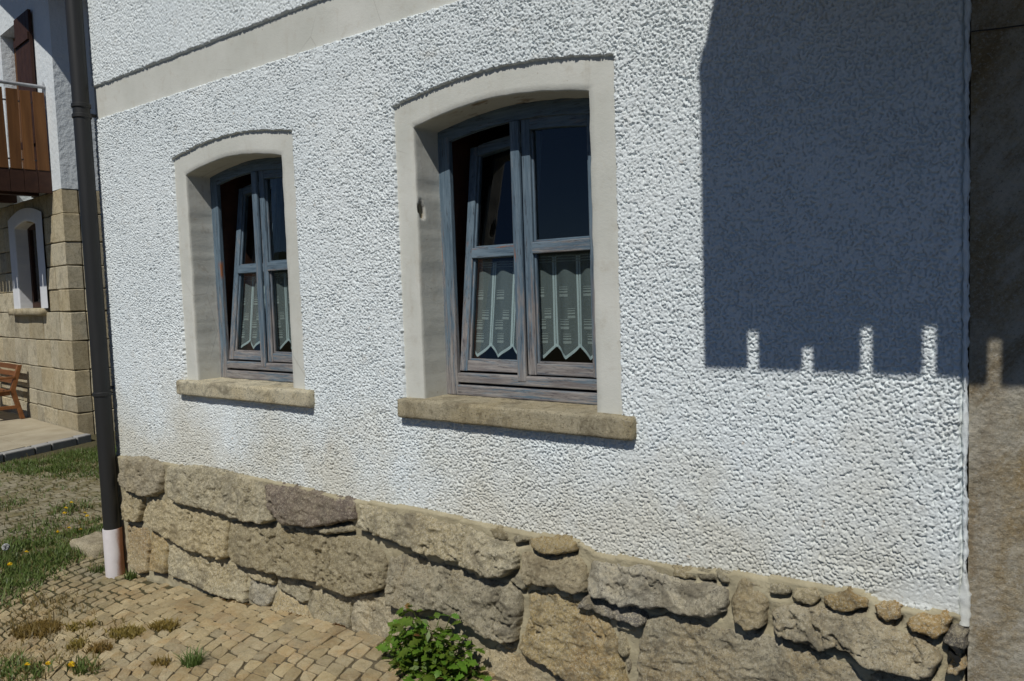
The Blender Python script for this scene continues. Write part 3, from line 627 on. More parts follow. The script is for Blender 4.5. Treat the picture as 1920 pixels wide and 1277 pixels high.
STONES = [
 ('g',0.045,[(-5.139,0.584),(-4.854,0.614),(-4.586,0.599),(-4.619,0.428),(-4.707,0.389),(-4.825,0.376),(-5.076,0.396),(-5.133,0.443)]),
 ('o',0.05,[(-4.549,0.596),(-4.219,0.628),(-3.801,0.628),(-3.58,0.606),(-3.551,0.517),(-3.487,0.434),(-3.562,0.389),(-3.934,0.387),(-4.085,0.398),(-4.348,0.389),(-4.494,0.409),(-4.547,0.514)]),
 ('p',0.055,[(-3.563,0.609),(-3.363,0.624),(-3.076,0.61),(-2.892,0.62),(-2.85,0.604),(-2.858,0.521),(-2.957,0.491),(-3.088,0.456),(-3.208,0.435),(-3.379,0.428),(-3.482,0.455),(-3.543,0.513)]),
 ('o',0.03,[(-3.178,0.438),(-3.015,0.46),(-2.884,0.496),(-2.876,0.462),(-3.033,0.42),(-3.149,0.42)]),
 ('o',0.035,[(-5.126,0.359),(-4.956,0.371),(-4.85,0.358),(-4.919,0.19),(-5.105,0.173),(-5.133,0.246)]),
 ('o',0.045,[(-4.809,0.366),(-4.562,0.386),(-4.348,0.383),(-3.935,0.378),(-3.92,0.346),(-3.94,0.142),(-3.998,0.12),(-4.193,0.118),(-4.378,0.118),(-4.504,0.134),(-4.633,0.158),(-4.767,0.179),(-4.862,0.211)]),
 ('o',0.05,[(-3.892,0.359),(-3.648,0.38),(-3.48,0.384),(-3.195,0.414),(-3.048,0.405),(-2.837,0.439),(-2.682,0.403),(-2.655,0.353),(-2.67,0.227),(-2.76,0.19),(-2.898,0.143),(-3.009,0.147),(-3.184,0.16),(-3.402,0.146),(-3.568,0.134),(-3.812,0.133),(-3.903,0.173)]),
 ('b',0.025,[(-5.105,0.138),(-4.852,0.153),(-4.829,0.055),(-4.861,-0.131),(-4.974,-0.153),(-5.104,-0.108)]),
 ('b',0.025,[(-4.793,0.155),(-4.639,0.147),(-4.607,0.094),(-4.636,-0.095),(-4.802,-0.107),(-4.816,0.008)]),
 ('o',0.03,[(-4.592,0.094),(-4.44,0.128),(-4.114,0.122),(-3.85,0.115),(-3.784,0.087),(-3.786,-0.088),(-3.983,-0.104),(-4.177,-0.105),(-4.38,-0.091),(-4.58,-0.091)]),
 ('o',0.03,[(-3.762,0.126),(-3.619,0.127),(-3.523,0.117),(-3.532,0.068),(-3.677,0.057),(-3.76,0.072)]),
 ('o',0.03,[(-3.507,0.128),(-3.34,0.131),(-3.218,0.108),(-3.238,0.043),(-3.286,0.023),(-3.379,0.041),(-3.491,0.059)]),
 ('g',0.022,[(-3.756,0.04),(-3.541,0.059),(-3.51,0.026),(-3.582,-0.066),(-3.69,-0.079),(-3.764,-0.063)]),
 ('b',0.025,[(-3.501,0.036),(-3.38,0.031),(-3.279,0.014),(-3.231,-0.055),(-3.241,-0.088),(-3.422,-0.092),(-3.569,-0.077)]),
 ('o',0.025,[(-3.206,0.106),(-3.04,0.114),(-2.926,0.133),(-2.923,-0.031),(-3.067,-0.058),(-3.195,-0.065),(-3.25,0.019)]),
 ('m',0.03,[(-2.904,0.141),(-2.767,0.176),(-2.596,0.147),(-2.496,0.161),(-2.403,0.139),(-2.387,0.069),(-2.492,-0.033),(-2.688,-0.049),(-2.782,-0.053),(-2.884,-0.05),(-2.909,0.004)]),
 ('o',0.06,[(-2.829,0.601),(-2.695,0.611),(-2.435,0.622),(-2.263,0.609),(-2.135,0.607),(-2.031,0.587),(-1.947,0.572),(-1.906,0.57),(-1.881,0.536),(-1.891,0.474),(-1.94,0.431),(-2.004,0.416),(-2.064,0.425),(-2.179,0.444),(-2.28,0.447),(-2.415,0.451),(-2.535,0.464),(-2.671,0.474),(-2.825,0.489)]),
 ('m',0.055,[(-2.636,0.382),(-2.538,0.417),(-2.427,0.415),(-2.33,0.409),(-2.235,0.412),(-2.145,0.394),(-2.057,0.391),(-1.955,0.391),(-1.874,0.382),(-1.883,0.315),(-1.895,0.174),(-1.948,0.159),(-2.058,0.162),(-2.155,0.18),(-2.246,0.202),(-2.321,0.206),(-2.501,0.166),(-2.616,0.163),(-2.642,0.222),(-2.651,0.312)]),
 ('o',0.03,[(-2.158,0.414),(-2.099,0.429),(-2.04,0.411),(-2.101,0.385)]),
 ('o',0.03,[(-2.037,0.606),(-1.978,0.625),(-1.925,0.601),(-1.938,0.581),(-1.997,0.574)]),
 ('o',0.03,[(-1.914,0.603),(-1.831,0.622),(-1.827,0.594),(-1.889,0.575)]),
 ('b',0.04,[(-1.822,0.607),(-1.752,0.63),(-1.654,0.639),(-1.599,0.623),(-1.61,0.591),(-1.686,0.573),(-1.763,0.562),(-1.809,0.58)]),
 ('m',0.05,[(-1.865,0.539),(-1.824,0.562),(-1.779,0.545),(-1.686,0.559),(-1.604,0.571),(-1.57,0.553),(-1.556,0.501),(-1.561,0.447),(-1.609,0.431),(-1.683,0.44),(-1.76,0.431),(-1.83,0.43),(-1.859,0.48)]),
 ('o',0.03,[(-1.932,0.424),(-1.886,0.458),(-1.848,0.44),(-1.834,0.412),(-1.864,0.384),(-1.913,0.401)]),
 ('b',0.05,[(-1.838,0.386),(-1.788,0.405),(-1.716,0.418),(-1.605,0.41),(-1.57,0.384),(-1.504,0.37),(-1.463,0.349),(-1.442,0.283),(-1.417,0.207),(-1.393,0.112),(-1.486,0.052),(-1.608,0.075),(-1.727,0.1),(-1.804,0.112),(-1.88,0.145),(-1.863,0.221),(-1.834,0.294)]),
 ('gd',0.05,[(-1.586,0.419),(-1.543,0.432),(-1.482,0.424),(-1.421,0.433),(-1.366,0.424),(-1.313,0.415),(-1.314,0.387),(-1.329,0.369),(-1.368,0.371),(-1.443,0.374),(-1.479,0.374),(-1.524,0.382),(-1.566,0.379),(-1.589,0.385)]),
 ('o',0.035,[(-1.441,0.364),(-1.419,0.373),(-1.364,0.361),(-1.368,0.342),(-1.404,0.335),(-1.44,0.336)]),
 ('o',0.035,[(-1.436,0.322),(-1.404,0.323),(-1.399,0.293),(-1.38,0.269),(-1.391,0.24),(-1.411,0.228),(-1.43,0.241),(-1.435,0.276)]),
 ('g',0.025,[(-1.405,0.226),(-1.383,0.235),(-1.379,0.197),(-1.392,0.182)]),
 ('o',0.025,[(-2.017,0.154),(-1.973,0.158),(-1.914,0.126),(-1.933,0.112),(-1.991,0.131)]),
 ('m',0.025,[(-2.096,0.08),(-1.994,0.123),(-1.925,0.114),(-1.852,0.113),(-1.735,0.089),(-1.616,0.064),(-1.533,0.042),(-1.839,-0.107),(-2.121,-0.123),(-2.16,-0.016)]),
 ('g',0.055,[(-1.536,0.565),(-1.493,0.577),(-1.414,0.582),(-1.337,0.593),(-1.282,0.582),(-1.211,0.582),(-1.143,0.575),(-1.082,0.58),(-1.007,0.575),(-1.002,0.537),(-1.015,0.492),(-1.075,0.467),(-1.153,0.457),(-1.21,0.455),(-1.256,0.451),(-1.332,0.444),(-1.398,0.441),(-1.495,0.44),(-1.542,0.449),(-1.544,0.506)]),
 ('o',0.035,[(-1.211,0.603),(-1.124,0.614),(-1.119,0.592),(-1.151,0.577),(-1.196,0.579)]),
 ('o',0.025,[(-1.113,0.619),(-1.047,0.624),(-1.046,0.595),(-1.107,0.59)]),
 ('o',0.03,[(-1.04,0.63),(-0.999,0.631),(-0.998,0.599),(-1.014,0.585),(-1.033,0.598)]),
 ('m',0.05,[(-0.977,0.61),(-0.965,0.624),(-0.924,0.622),(-0.874,0.606),(-0.87,0.552),(-0.882,0.481),(-0.913,0.45),(-0.94,0.454),(-0.974,0.473),(-0.986,0.506),(-0.985,0.561)]),
 ('o',0.04,[(-0.861,0.622),(-0.819,0.638),(-0.787,0.631),(-0.794,0.604),(-0.832,0.595),(-0.861,0.596)]),
 ('o',0.035,[(-0.782,0.618),(-0.719,0.638),(-0.7,0.615),(-0.726,0.583),(-0.769,0.576),(-0.79,0.589)]),
 ('b',0.04,[(-0.692,0.616),(-0.613,0.649),(-0.566,0.627),(-0.567,0.607),(-0.619,0.581),(-0.666,0.58),(-0.692,0.597)]),
 ('m',0.055,[(-0.852,0.535),(-0.82,0.565),(-0.732,0.572),(-0.689,0.577),(-0.613,0.569),(-0.561,0.592),(-0.517,0.562),(-0.473,0.553),(-0.431,0.552),(-0.384,0.528),(-0.374,0.491),(-0.389,0.444),(-0.41,0.435),(-0.457,0.437),(-0.523,0.434),(-0.573,0.436),(-0.613,0.457),(-0.648,0.46),(-0.721,0.448),(-0.77,0.449),(-0.827,0.454),(-0.856,0.488)]),
 ('b',0.04,[(-0.547,0.612),(-0.5,0.633),(-0.472,0.623),(-0.473,0.592),(-0.506,0.57),(-0.539,0.581)]),
 ('b',0.05,[(-0.463,0.589),(-0.426,0.617),(-0.359,0.633),(-0.344,0.622),(-0.359,0.577),(-0.379,0.556),(-0.405,0.559),(-0.441,0.568)]),
 ('m',0.055,[(-1.308,0.392),(-1.282,0.416),(-1.223,0.435),(-1.11,0.442),(-0.988,0.45),(-0.926,0.442),(-0.814,0.439),(-0.77,0.431),(-0.709,0.426),(-0.649,0.416),(-0.602,0.41),(-0.585,0.383),(-0.572,0.318),(-0.912,0.152),(-1.35,0.064),(-1.351,0.225),(-1.337,0.319)]),
 ('g',0.035,[(-0.561,0.402),(-0.519,0.423),(-0.461,0.423),(-0.411,0.419),(-0.37,0.395),(-0.397,0.314),(-0.534,0.288)]),
 ('b',0.03,[(-0.343,0.497),(-0.326,0.505),(-0.32,0.487),(-0.33,0.466),(-0.351,0.458)]),
 ('gd',0.03,[(-0.34,0.601),(-0.307,0.592),(-0.314,0.545),(-0.335,0.539),(-0.367,0.55)]),
 ('o',0.03,[(-2.122,-0.147),(-1.84,-0.13),(-1.533,0.012),(-1.467,-0.096),(-1.845,-0.267),(-2.128,-0.292)]),
 ('m',0.035,[(-1.441,0.016),(-1.141,0.07),(-0.949,0.109),(-0.915,-0.08),(-1.402,-0.24)]),
 ('o',0.035,[(-0.876,0.126),(-0.673,0.218),(-0.549,0.25),(-0.461,0.072),(-0.861,-0.069)]),
 ('m',0.035,[(-0.439,0.276),(-0.323,0.361),(-0.321,0.092),(-0.425,0.069)]),
]
def sdf_poly(X, Z, P):
    d = np.full(X.shape, 1e9); ins = np.zeros(X.shape, bool); n = len(P)
    for i in range(n):
        ax, az = P[i]; bx_, bz_ = P[(i + 1) % n]; ex_, ez_ = bx_ - ax, bz_ - az
        t = np.clip(((X - ax) * ex_ + (Z - az) * ez_) / (ex_ * ex_ + ez_ * ez_), 0, 1)
        d = np.minimum(d, np.hypot(X - ax - t * ex_, Z - az - t * ez_))
        c = ((az <= Z) != (bz_ <= Z)) & (X < (bx_ - ax) * (Z - az) / (bz_ - az + 1e-12) + ax); ins ^= c
    return np.where(ins, d, -d)
# plinth: mortar bed with open crevices under the stones, and rough stones
px_ = np.arange(XL + 0.012, XR - 0.004, 0.009); pz_ = np.arange(-0.36, 0.66, 0.009)
PX, PZ = np.meshgrid(px_, pz_, indexing='ij')
PY = -0.029 - 0.006 * sst(0.50, 0.60, PZ) - (fbm(PX * 7, PZ * 7, 41) - 0.5) * 0.030 - (fbm(PX * 40, PZ * 40, 42, 3) - 0.5) * 0.008
und = np.zeros(PX.shape); inside = np.zeros(PX.shape, bool)
for k_, h_, P_ in STONES:
    P_ = np.array(P_); m_ = (PX > P_[:, 0].min() - 0.03) & (PX < P_[:, 0].max() + 0.03) & (PZ > P_[:, 1].min() - 0.06) & (PZ < P_[:, 1].max() + 0.03)
    s1 = sdf_poly(PX[m_], PZ[m_] + 0.022, P_); und[m_] = np.maximum(und[m_], sst(-0.002, 0.012, s1) * (h_ > 0.024))
    inside[m_] |= sdf_poly(PX[m_], PZ[m_], P_) > 0.004
crev = und * ~inside * sst(0.36, 0.50, fbm(PX * 5, PZ * 3, 45))
PY = PY + crev * 0.060
PY = np.where(PZ > np.interp(PX, ex, ez) + 0.012, 0.003, PY); PY = PY + 0.03 * sst(-0.40, -0.325, PX) * sst(0.66, 0.60, PZ)
plinth = link('stone_plinth', mesh_np('stone_plinth', np.stack([PX, PY, PZ], -1).reshape(-1, 3), grid_faces(len(px_), len(pz_)), M['mortar']), house,
              label='rough granite rubble base with thick sandy mortar joints')
def stone(kind, h, P, sd):
    if np.ptp(np.array(P)[:, 0]) * np.ptp(np.array(P)[:, 1]) < 0.012: h *= 0.5
    P = np.array(P); x0, z0 = P.min(0) - 0.014; x1, z1 = P.max(0) + 0.014
    st = 0.0055 if (x1 - x0) * (z1 - z0) > 0.02 else 0.0042
    xs_ = np.arange(x0, x1, st); zs_ = np.arange(z0, z1, st); X, Z = np.meshgrid(xs_, zs_, indexing='ij')
    wx = X + (fbm(X * 26, Z * 26, sd, 5) - 0.5) * 0.028; wz = Z + (fbm(X * 26 + 9, Z * 26, sd + 3, 5) - 0.5) * 0.028
    s = sdf_poly(wx, wz, P) + 0.003
    cz = (z0 + z1) / 2; hz = (z1 - z0) / 2; q = np.clip((Z - cz) / hz, -1, 1)
    rr = 0.004 + 0.11 * h * (1.3 + q)
    prof = 1 - np.exp(-np.clip(s, 0, 1) / rr * 1.5)
    y = 0.016 + h * (0.62 - 0.58 * q) * prof + 0.008 * prof
    big = (fbm(X * 5 + sd, Z * 8, sd + 5, 3) - 0.5) * 0.022; mid = (np.abs(fbm(X * 15, Z * 22, sd + 6, 6) - 0.5)) * -0.050 + 0.008
    dia = X * 0.75 + Z * 0.66; dib = X * 0.66 - Z * 0.75
    crk = np.abs(fbm(dib * 6, dia * 9, sd + 8, 5) - 0.5) * 2
    grit = (vn(X * 120, Z * 120, sd) - 0.5) * 0.0045 + (vn(X * 210, Z * 210, sd + 1) - 0.5) * 0.003
    y = y + prof * (big + mid - 0.016 * sst(0.07, 0.0, crk) * sst(0.5, 0.62, fbm(X * 6, Z * 6, sd + 9, 2))) * min(1.0, h / 0.045) + grit
    y = np.where(s < 0, -0.03, y)
    V = np.stack([X, -0.008 - y, Z], -1).reshape(-1, 3); F = grid_faces(len(xs_), len(zs_))
    keep = (s.ravel() > 0.0)[F].any(axis=1); V, F = compact(V, F[keep])
    link('stone', mesh_np('stone', V, F, M[kind]), plinth)
for i, (k, h, P) in enumerate(STONES): stone(k, h, P, 100 + i * 13)
# ------------------------------------------------------------------ neighbour: grey rendered house with a wooden balcony
nb = empty('grey_house', 'neighbouring house wall of coarse sandy grey render beyond the white seam', 'house', loc=(2, 0, 0))
nb.location = (0, 0, 0)
NX0 = XR + 0.010
wx_ = np.concatenate([np.arange(NX0, 0.05, 0.005), np.arange(0.05, 6.0, 0.05)]); wz_ = np.concatenate([np.arange(-0.4, 0.3, 0.02), np.arange(0.3, 2.5, 0.005), np.arange(2.5, 6.2, 0.05)])
A, B = np.meshgrid(wx_, wz_, indexing='ij')
Yn = 0.002 + (fbm(A * 8, B * 8, 81) - 0.5) * 0.008 + (vn(A * 90, B * 90, 82) - 0.5) * 0.0045 + (vn(A * 170, B * 170, 83) - 0.5) * 0.003
link('wall', mesh_np('wall', np.stack([A, Yn, B], -1).reshape(-1, 3), grid_faces(len(wx_), len(wz_)), M['grey']), nb)
bar('wall_body', M['mortar'], nb, NX0 + 0.001, 6.0, 0.02, 6.0, -0.4, 6.19, 0)
bal = empty('balcony', None, None, nb, (0, 0, 0)); bal['label'] = 'wooden balcony high on the wall that throws the big shadow'
SXO = 0.3 * 1.0; FZ = 2.72
gaps = [(-0.9356, -0.8986), (-0.7620, -0.7280), (-0.5898, -0.5572), (-0.4237, -0.3884), (-0.2611, -0.2276), (-0.095, -0.061), (0.072, 0.106), (0.238, 0.272)]
xs_b = [-1.083] + [v for g in gaps for v in g] + [0.40]
for i in range(0, len(xs_b), 2):
    bar('board', M['brown'], bal, xs_b[i] + SXO, xs_b[i + 1] + SXO, -1.022, -1.0, 2.616, 3.585, 0.003)
slot_top = [1.435, 1.385, 1.449, 1.453, 1.436, 1.44, 1.43, 1.45]
m = MB(); poly = [(-1.083 + SXO, 2.9), (-1.083 + SXO, FZ)]
for (g0, g1), zt_ in zip(gaps, slot_top):
    c = (g0 + g1) / 2 + SXO
    poly += [(c - 0.05, 2.715), (c - 0.045, zt_ + 1.278), (c + 0.045, zt_ + 1.278), (c + 0.05, 2.715)]
poly += [(0.40 + SXO, FZ), (0.40 + SXO, 2.9)]
m.prism(poly, lambda a, b, t: (a, t, b), -0.9995, -0.96); m.build('edge_beam', M['dbrown'], bal)
bar('floor', M['dbrown'], bal, -1.083 + SXO + 0.022, 0.40 + SXO, -0.959, -0.012, 2.72, 2.80, 0)
for k in range(8):
    bar('side_board', M['brown'], bal, -1.083 + SXO, -1.083 + SXO + 0.021, -0.9585 + k * 0.118, -0.9585 + k * 0.118 + 0.1175, 2.63, 3.583, 0)
bar('handrail', M['brown'], bal, -1.083 + SXO + 0.001, 0.40 + SXO, -1.04, -0.98, 3.586, 3.63, 0.006)

# ------------------------------------------------------------------ downpipe at the corner
dp = empty('downpipe', 'dark grey round downpipe with a pale clay foot at the house corner', 'downpipe', loc=(0, 0, 0))
ptop, pbot = Vector((-5.262, -0.092, 6.0)), Vector((-5.196, -0.090, 0.06))
ax_ = lambda z: pbot + (ptop - pbot) * ((z - pbot.z) / (ptop.z - pbot.z))
m = MB(); m.tube([ax_(0.06), ax_(1.0)], 0.0515, 28); m.build('lower_pipe', M['pipe'], dp, smooth=True)
m = MB(); m.tube([ax_(0.99), ax_(2.84)], 0.0505, 28); m.build('middle_pipe', M['pipe'], dp, smooth=True)
m = MB(); m.tube([ax_(2.80), ax_(6.0)], 0.0495, 28); m.build('upper_pipe', M['pipe'], dp, smooth=True)
for z in (1.005, 2.785, 2.85):
    m = MB(); m.tube([ax_(z - 0.014), ax_(z - 0.010), ax_(z + 0.010), ax_(z + 0.014)], [0.053, 0.0575, 0.0575, 0.053], 28); m.build('collar', M['pipe'], dp, smooth=True)
for z in (1.04, 2.80):
    c = ax_(z); m = MB(); m.box(c.x - 0.008, c.x + 0.008, c.y + 0.04, 0.01, c.z - 0.01, c.z + 0.01); m.build('wall_bracket', M['pipe'], dp, 0.002)
b0 = ax_(-0.3); b1 = ax_(0.118)
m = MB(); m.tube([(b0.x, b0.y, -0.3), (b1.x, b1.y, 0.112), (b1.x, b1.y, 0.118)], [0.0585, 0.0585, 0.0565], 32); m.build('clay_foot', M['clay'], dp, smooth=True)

# ------------------------------------------------------------------ stone house across the yard
LO = Vector((-11.08, 2.28, 0)); th = math.radians(5.5)
LA = Vector((-math.cos(th), math.sin(th), 0)); LN = Vector((-math.sin(th), -math.cos(th), 0))
def LT(p): return LO + LA * p.x + LN * (-p.y) + Vector((0, 0, p.z))       # local x along the front, y into the house
lh = empty('stone_house', 'house of big granite blocks with a white upper floor and brown wooden balcony', 'house', loc=(0, 0, 0))
WT = M['white']
def lbox(name, mat, x0, x1, y0, y1, z0, z1, parent=lh, bevel=0.0, **k): return bar(name, mat, parent, x0, x1, y0, y1, z0, z1, bevel, LT, **k)
lbox('upper_wall', WT, 0.0, 1.25, 0.0, 6.0, 3.125, 8.2, bevel=0.0); lbox('upper_wall', WT, 1.2505, 2.15, 0.26, 6.0, 3.125, 8.2)
lbox('upper_wall', WT, 1.2505, 2.1495, 0.0, 0.2595, 5.61, 8.2); lbox('upper_wall', WT, 2.1505, 7.0, 0.0, 6.0, 3.125, 8.2)
lbox('wall_core', M['jointd'], 0.03, 1.04, 0.02, 6.0, -0.5, 3.12); lbox('wall_core', M['jointd'], 2.05, 7.0, 0.02, 6.0, -0.5, 3.12)
lbox('wall_core', M['jointd'], 1.0405, 2.0495, 0.02, 6.0, -0.5, 1.54); lbox('wall_core', M['jointd'], 1.0405, 2.0495, 0.02, 6.0, 2.83, 3.12)
lbox('wall_core', M['room'], 1.0405, 2.0495, 0.5, 6.0, 1.5405, 2.8295)
courses = [-0.22, 0.11, 0.335, 0.69, 1.09, 1.485, 1.79, 2.105, 2.425, 2.80, 3.12]
rb = random.Random(5)
def ashlar(x0, x1, y0, y1, z0, z1):
    mm = MB(); mm.tf = LT; q = lambda: rb.uniform(-0.007, 0.007)
    mm.hexa([(a + q(), b + q() * 0.6, c_ + q()) for c_ in (z0, z1) for a, b in ((x0, y0), (x1, y0), (x1, y1), (x0, y1))]); return mm.build('ashlar_block', M['ash'], lh, 0.009, segs=1)
for ci, (z0, z1) in enumerate(zip(courses, courses[1:])):
    spans = [(0.0, 5.6)] if (z1 < 1.5 or z0 > 2.75) else [(0.0, 0.80), (2.28, 5.6)]
    for s0, s1 in spans:
        s = s0
        while s < s1 - 0.05:
            e = s + rb.uniform(0.26, 0.66)
            if s1 - e < 0.25: e = s1
            pr = rb.uniform(0.0, 0.012); g = 0.006
            ashlar(s + (0 if s == 0 else g), e - g, -pr, 0.2, z0 + g, z1 - g)
            s = e
    y = 0.2
    while y < 2.6:
        e = y + rb.uniform(0.4, 0.8)
        ashlar(-rb.uniform(0.0, 0.012), 0.2, y + 0.008, e - 0.006, z0 + 0.006, z1 - 0.006); y = e
surround('window_surround', 1.545, 0.785, 0.485, 1.545, 2.88, 0.12, 2.74, 0.07, 0.17, lh, M['wtrim'], tf=lambda p: LT(Vector((p.x, p.y - 0.03, p.z))), over=0.0)
rough_block('window_sill', M['ash'], lh, 0.93, 2.40, -0.10, 0.15, 1.44, 1.545, 0.06, 0.006, 0.012, 5, LT)
w = empty('window', None, None, lh)
for x0, x1, z0, z1 in ((1.04, 1.13, 1.55, 2.82), (1.50, 1.58, 1.55, 2.82), (1.96, 2.05, 1.55, 2.82), (1.13, 1.50, 1.55, 1.64), (1.58, 1.96, 1.55, 1.64), (1.13, 1.50, 2.72, 2.82), (1.58, 1.96, 2.72, 2.82)):
    lbox('frame_bar', M['dbrown'], x0, x1, 0.14, 0.20, z0, z1, w, 0.004)
for x0, x1 in ((1.13, 1.50), (1.58, 1.96)): lbox('pane', M['glass'], x0 - 0.01, x1 + 0.01, 0.168, 0.172, 1.63, 2.73, w)
w = empty('balcony_door', None, None, lh)
for x0, x1, z0, z1 in ((1.2515, 1.36, 3.40, 5.60), (1.66, 1.76, 3.40, 5.60), (2.04, 2.1485, 3.40, 5.60), (1.36, 1.66, 5.48, 5.60), (1.76, 2.04, 5.48, 5.60), (1.36, 1.66, 4.2, 4.3), (1.76, 2.04, 4.2, 4.3)):
    lbox('frame_bar', M['brown'], x0, x1, 0.17, 0.24, z0, z1, w, 0.004)
for x0, x1 in ((1.36, 1.66), (1.76, 2.04)): lbox('pane', M['wtrim'], x0, x1, 0.2, 0.21, 4.3, 5.48, w)
sh = empty('shutter', None, None, lh)
for k in range(5): lbox('shutter_slat', M['dbrown'], 0.64 + k * 0.126, 0.64 + k * 0.126 + 0.122, -0.06, -0.02, 3.45, 5.60, sh, 0.004)
for z in (3.8, 5.2): lbox('batten', M['dbrown'], 0.645, 1.26, -0.085, -0.0605, z, z + 0.1, sh, 0.004)
bl = empty('balcony', None, None, lh)
lbox('floor', M['dbrown'], 0.37, 4.6, -0.97, -0.001, 3.28, 3.38, bl)
for x in (0.9, 1.9, 2.9, 3.9): lbox('joist', M['dbrown'], x, x + 0.14, -0.96, -0.001, 3.12, 3.2795, bl, 0.005)
for k in range(6): lbox('fascia_board', M['dbrown'], 0.342, 0.366, -0.165 * k - 0.160, -0.165 * k - 0.001, 3.09, 3.40, bl, 0.003)
y = -0.02
for k in range(6):
    lean = rb.uniform(-0.012, 0.012); wd = rb.uniform(0.125, 0.145)
    mm = MB(); mm.tf = LT
    y1 = y - wd
    mm.hexa([(0.335, y1 - lean, 3.39), (0.36, y1 - lean, 3.39), (0.36, y - lean, 3.39), (0.335, y - lean, 3.39), (0.335, y1 + lean, 4.42 + rb.uniform(-.01, .01)), (0.36, y1 + lean, 4.42), (0.36, y + lean, 4.43), (0.335, y + lean, 4.43)])
    mm.build('board', M['brown'], bl, 0.004); y = y1 - rb.uniform(0.025, 0.04)
x = 0.37
while x < 4.5:
    lbox('board', M['brown'], x, x + 0.135, -1.0, -0.975, 3.15, 4.42, bl, 0.004); x += 0.168
for z in (3.52, 4.28):
    mm = MB(); mm.tf = LT; mm.tube([(0.372, -0.005, z), (0.372, -0.97, z)], 0.011, 8); mm.build('iron_bar', M['metal'], bl)
mm = MB(); mm.tf = LT; mm.tube([(0.35, 0.0, 4.505), (0.35, -1.0, 4.49), (0.42, -1.0, 4.49), (4.6, -1.0, 4.49)], 0.024, 10); mm.build('handrail', M['metal'], bl, smooth=True)
mm = MB(); mm.tf = LT; mm.tube([(0.36, -0.02, 4.58), (0.355, -0.02, 4.50), (0.37, -0.03, 4.38), (0.36, -0.02, 4.22)], [0.006, 0.016, 0.012, 0.01], 8); mm.build('iron_bracket', M['metal'], bl)
# roof with an overhanging verge
rf = MB(); rf.tf = LT
zr = lambda s: 6.07 + 0.59 * (s + 0.312)
rf.hexa([(-0.70, -0.9, zr(-0.70)), (3.4, -0.9, zr(3.4)), (3.4, 6.3, zr(3.4)), (-0.70, 6.3, zr(-0.70)), (-0.70, -0.9, zr(-0.70) + 0.16), (3.4, -0.9, zr(3.4) + 0.16), (3.4, 6.3, zr(3.4) + 0.16), (-0.70, 6.3, zr(-0.70) + 0.16)])
rf.hexa([(3.401, -0.9, zr(3.4)), (7.3, -0.9, zr(-0.5)), (7.3, 6.3, zr(-0.5)), (3.401, 6.3, zr(3.4)), (3.401, -0.9, zr(3.4) + 0.16), (7.3, -0.9, zr(-0.5) + 0.16), (7.3, 6.3, zr(-0.5) + 0.16), (3.401, 6.3, zr(3.4) + 0.16)])
rf.build('roof', M['tile'], lh)

# raised patio in front of it
patio = bar('patio', M['patio'], None, 0, 0.01, 0, 0.01, -0.3, -0.29, 0, kind='structure')
PQ = [Vector((-10.56, 2.21, 0)), Vector((-10.02, 0.55, 0)), Vector((-16.5, 2.80, 0)), Vector((-16.5, 0.9, 0))]
def pq(a, b): return PQ[0] * (1 - a) * (1 - b) + PQ[1] * (1 - a) * b + PQ[2] * a * (1 - b) + PQ[3] * a * b
bpy.data.objects.remove(patio)
mm = MB(); c = [pq(0.0, 0.0), pq(0.0, 1), pq(1, 1), pq(1, 0)]
mm.hexa([(p.x, p.y, -0.4) for p in c] + [(p.x, p.y, -0.136) for p in c]); patio = mm.build('patio', M['grout'], None, kind='structure', label='low paved patio in front of the stone house')
for i in range(5):
    for k in range(2):
        a0, a1 = 0.025 + i * 0.195 + 0.0012, 0.025 + (i + 1) * 0.195 - 0.0012; b0_, b1_ = k * 0.5 + 0.006, (k + 1) * 0.5 - 0.006
        q = [pq(a0, b0_), pq(a0, b1_), pq(a1, b1_), pq(a1, b0_)]; mm = MB()
        mm.hexa([(p.x, p.y, -0.18) for p in q] + [(p.x, p.y, -0.118 + rb.uniform(-.004, .004)) for p in q]); mm.build('paving_slab', M['patio'], patio, 0.006)
KB = [0, 0.13, 0.34, 0.47, 0.70, 0.86, 1.0]
for k in range(6):
    b0_, b1_ = KB[k] + 0.004, KB[k + 1] - 0.004; q = [pq(-0.004, b0_), pq(-0.004, b1_), pq(0.024, b1_), pq(0.024, b0_)]; mm = MB()
    mm.hexa([(p.x, p.y, -0.35) for p in q] + [(p.x, p.y, -0.112 + rb.uniform(-.012, .006)) for p in q]); mm.build('kerb_stone', M['kerb'], patio, 0.014)

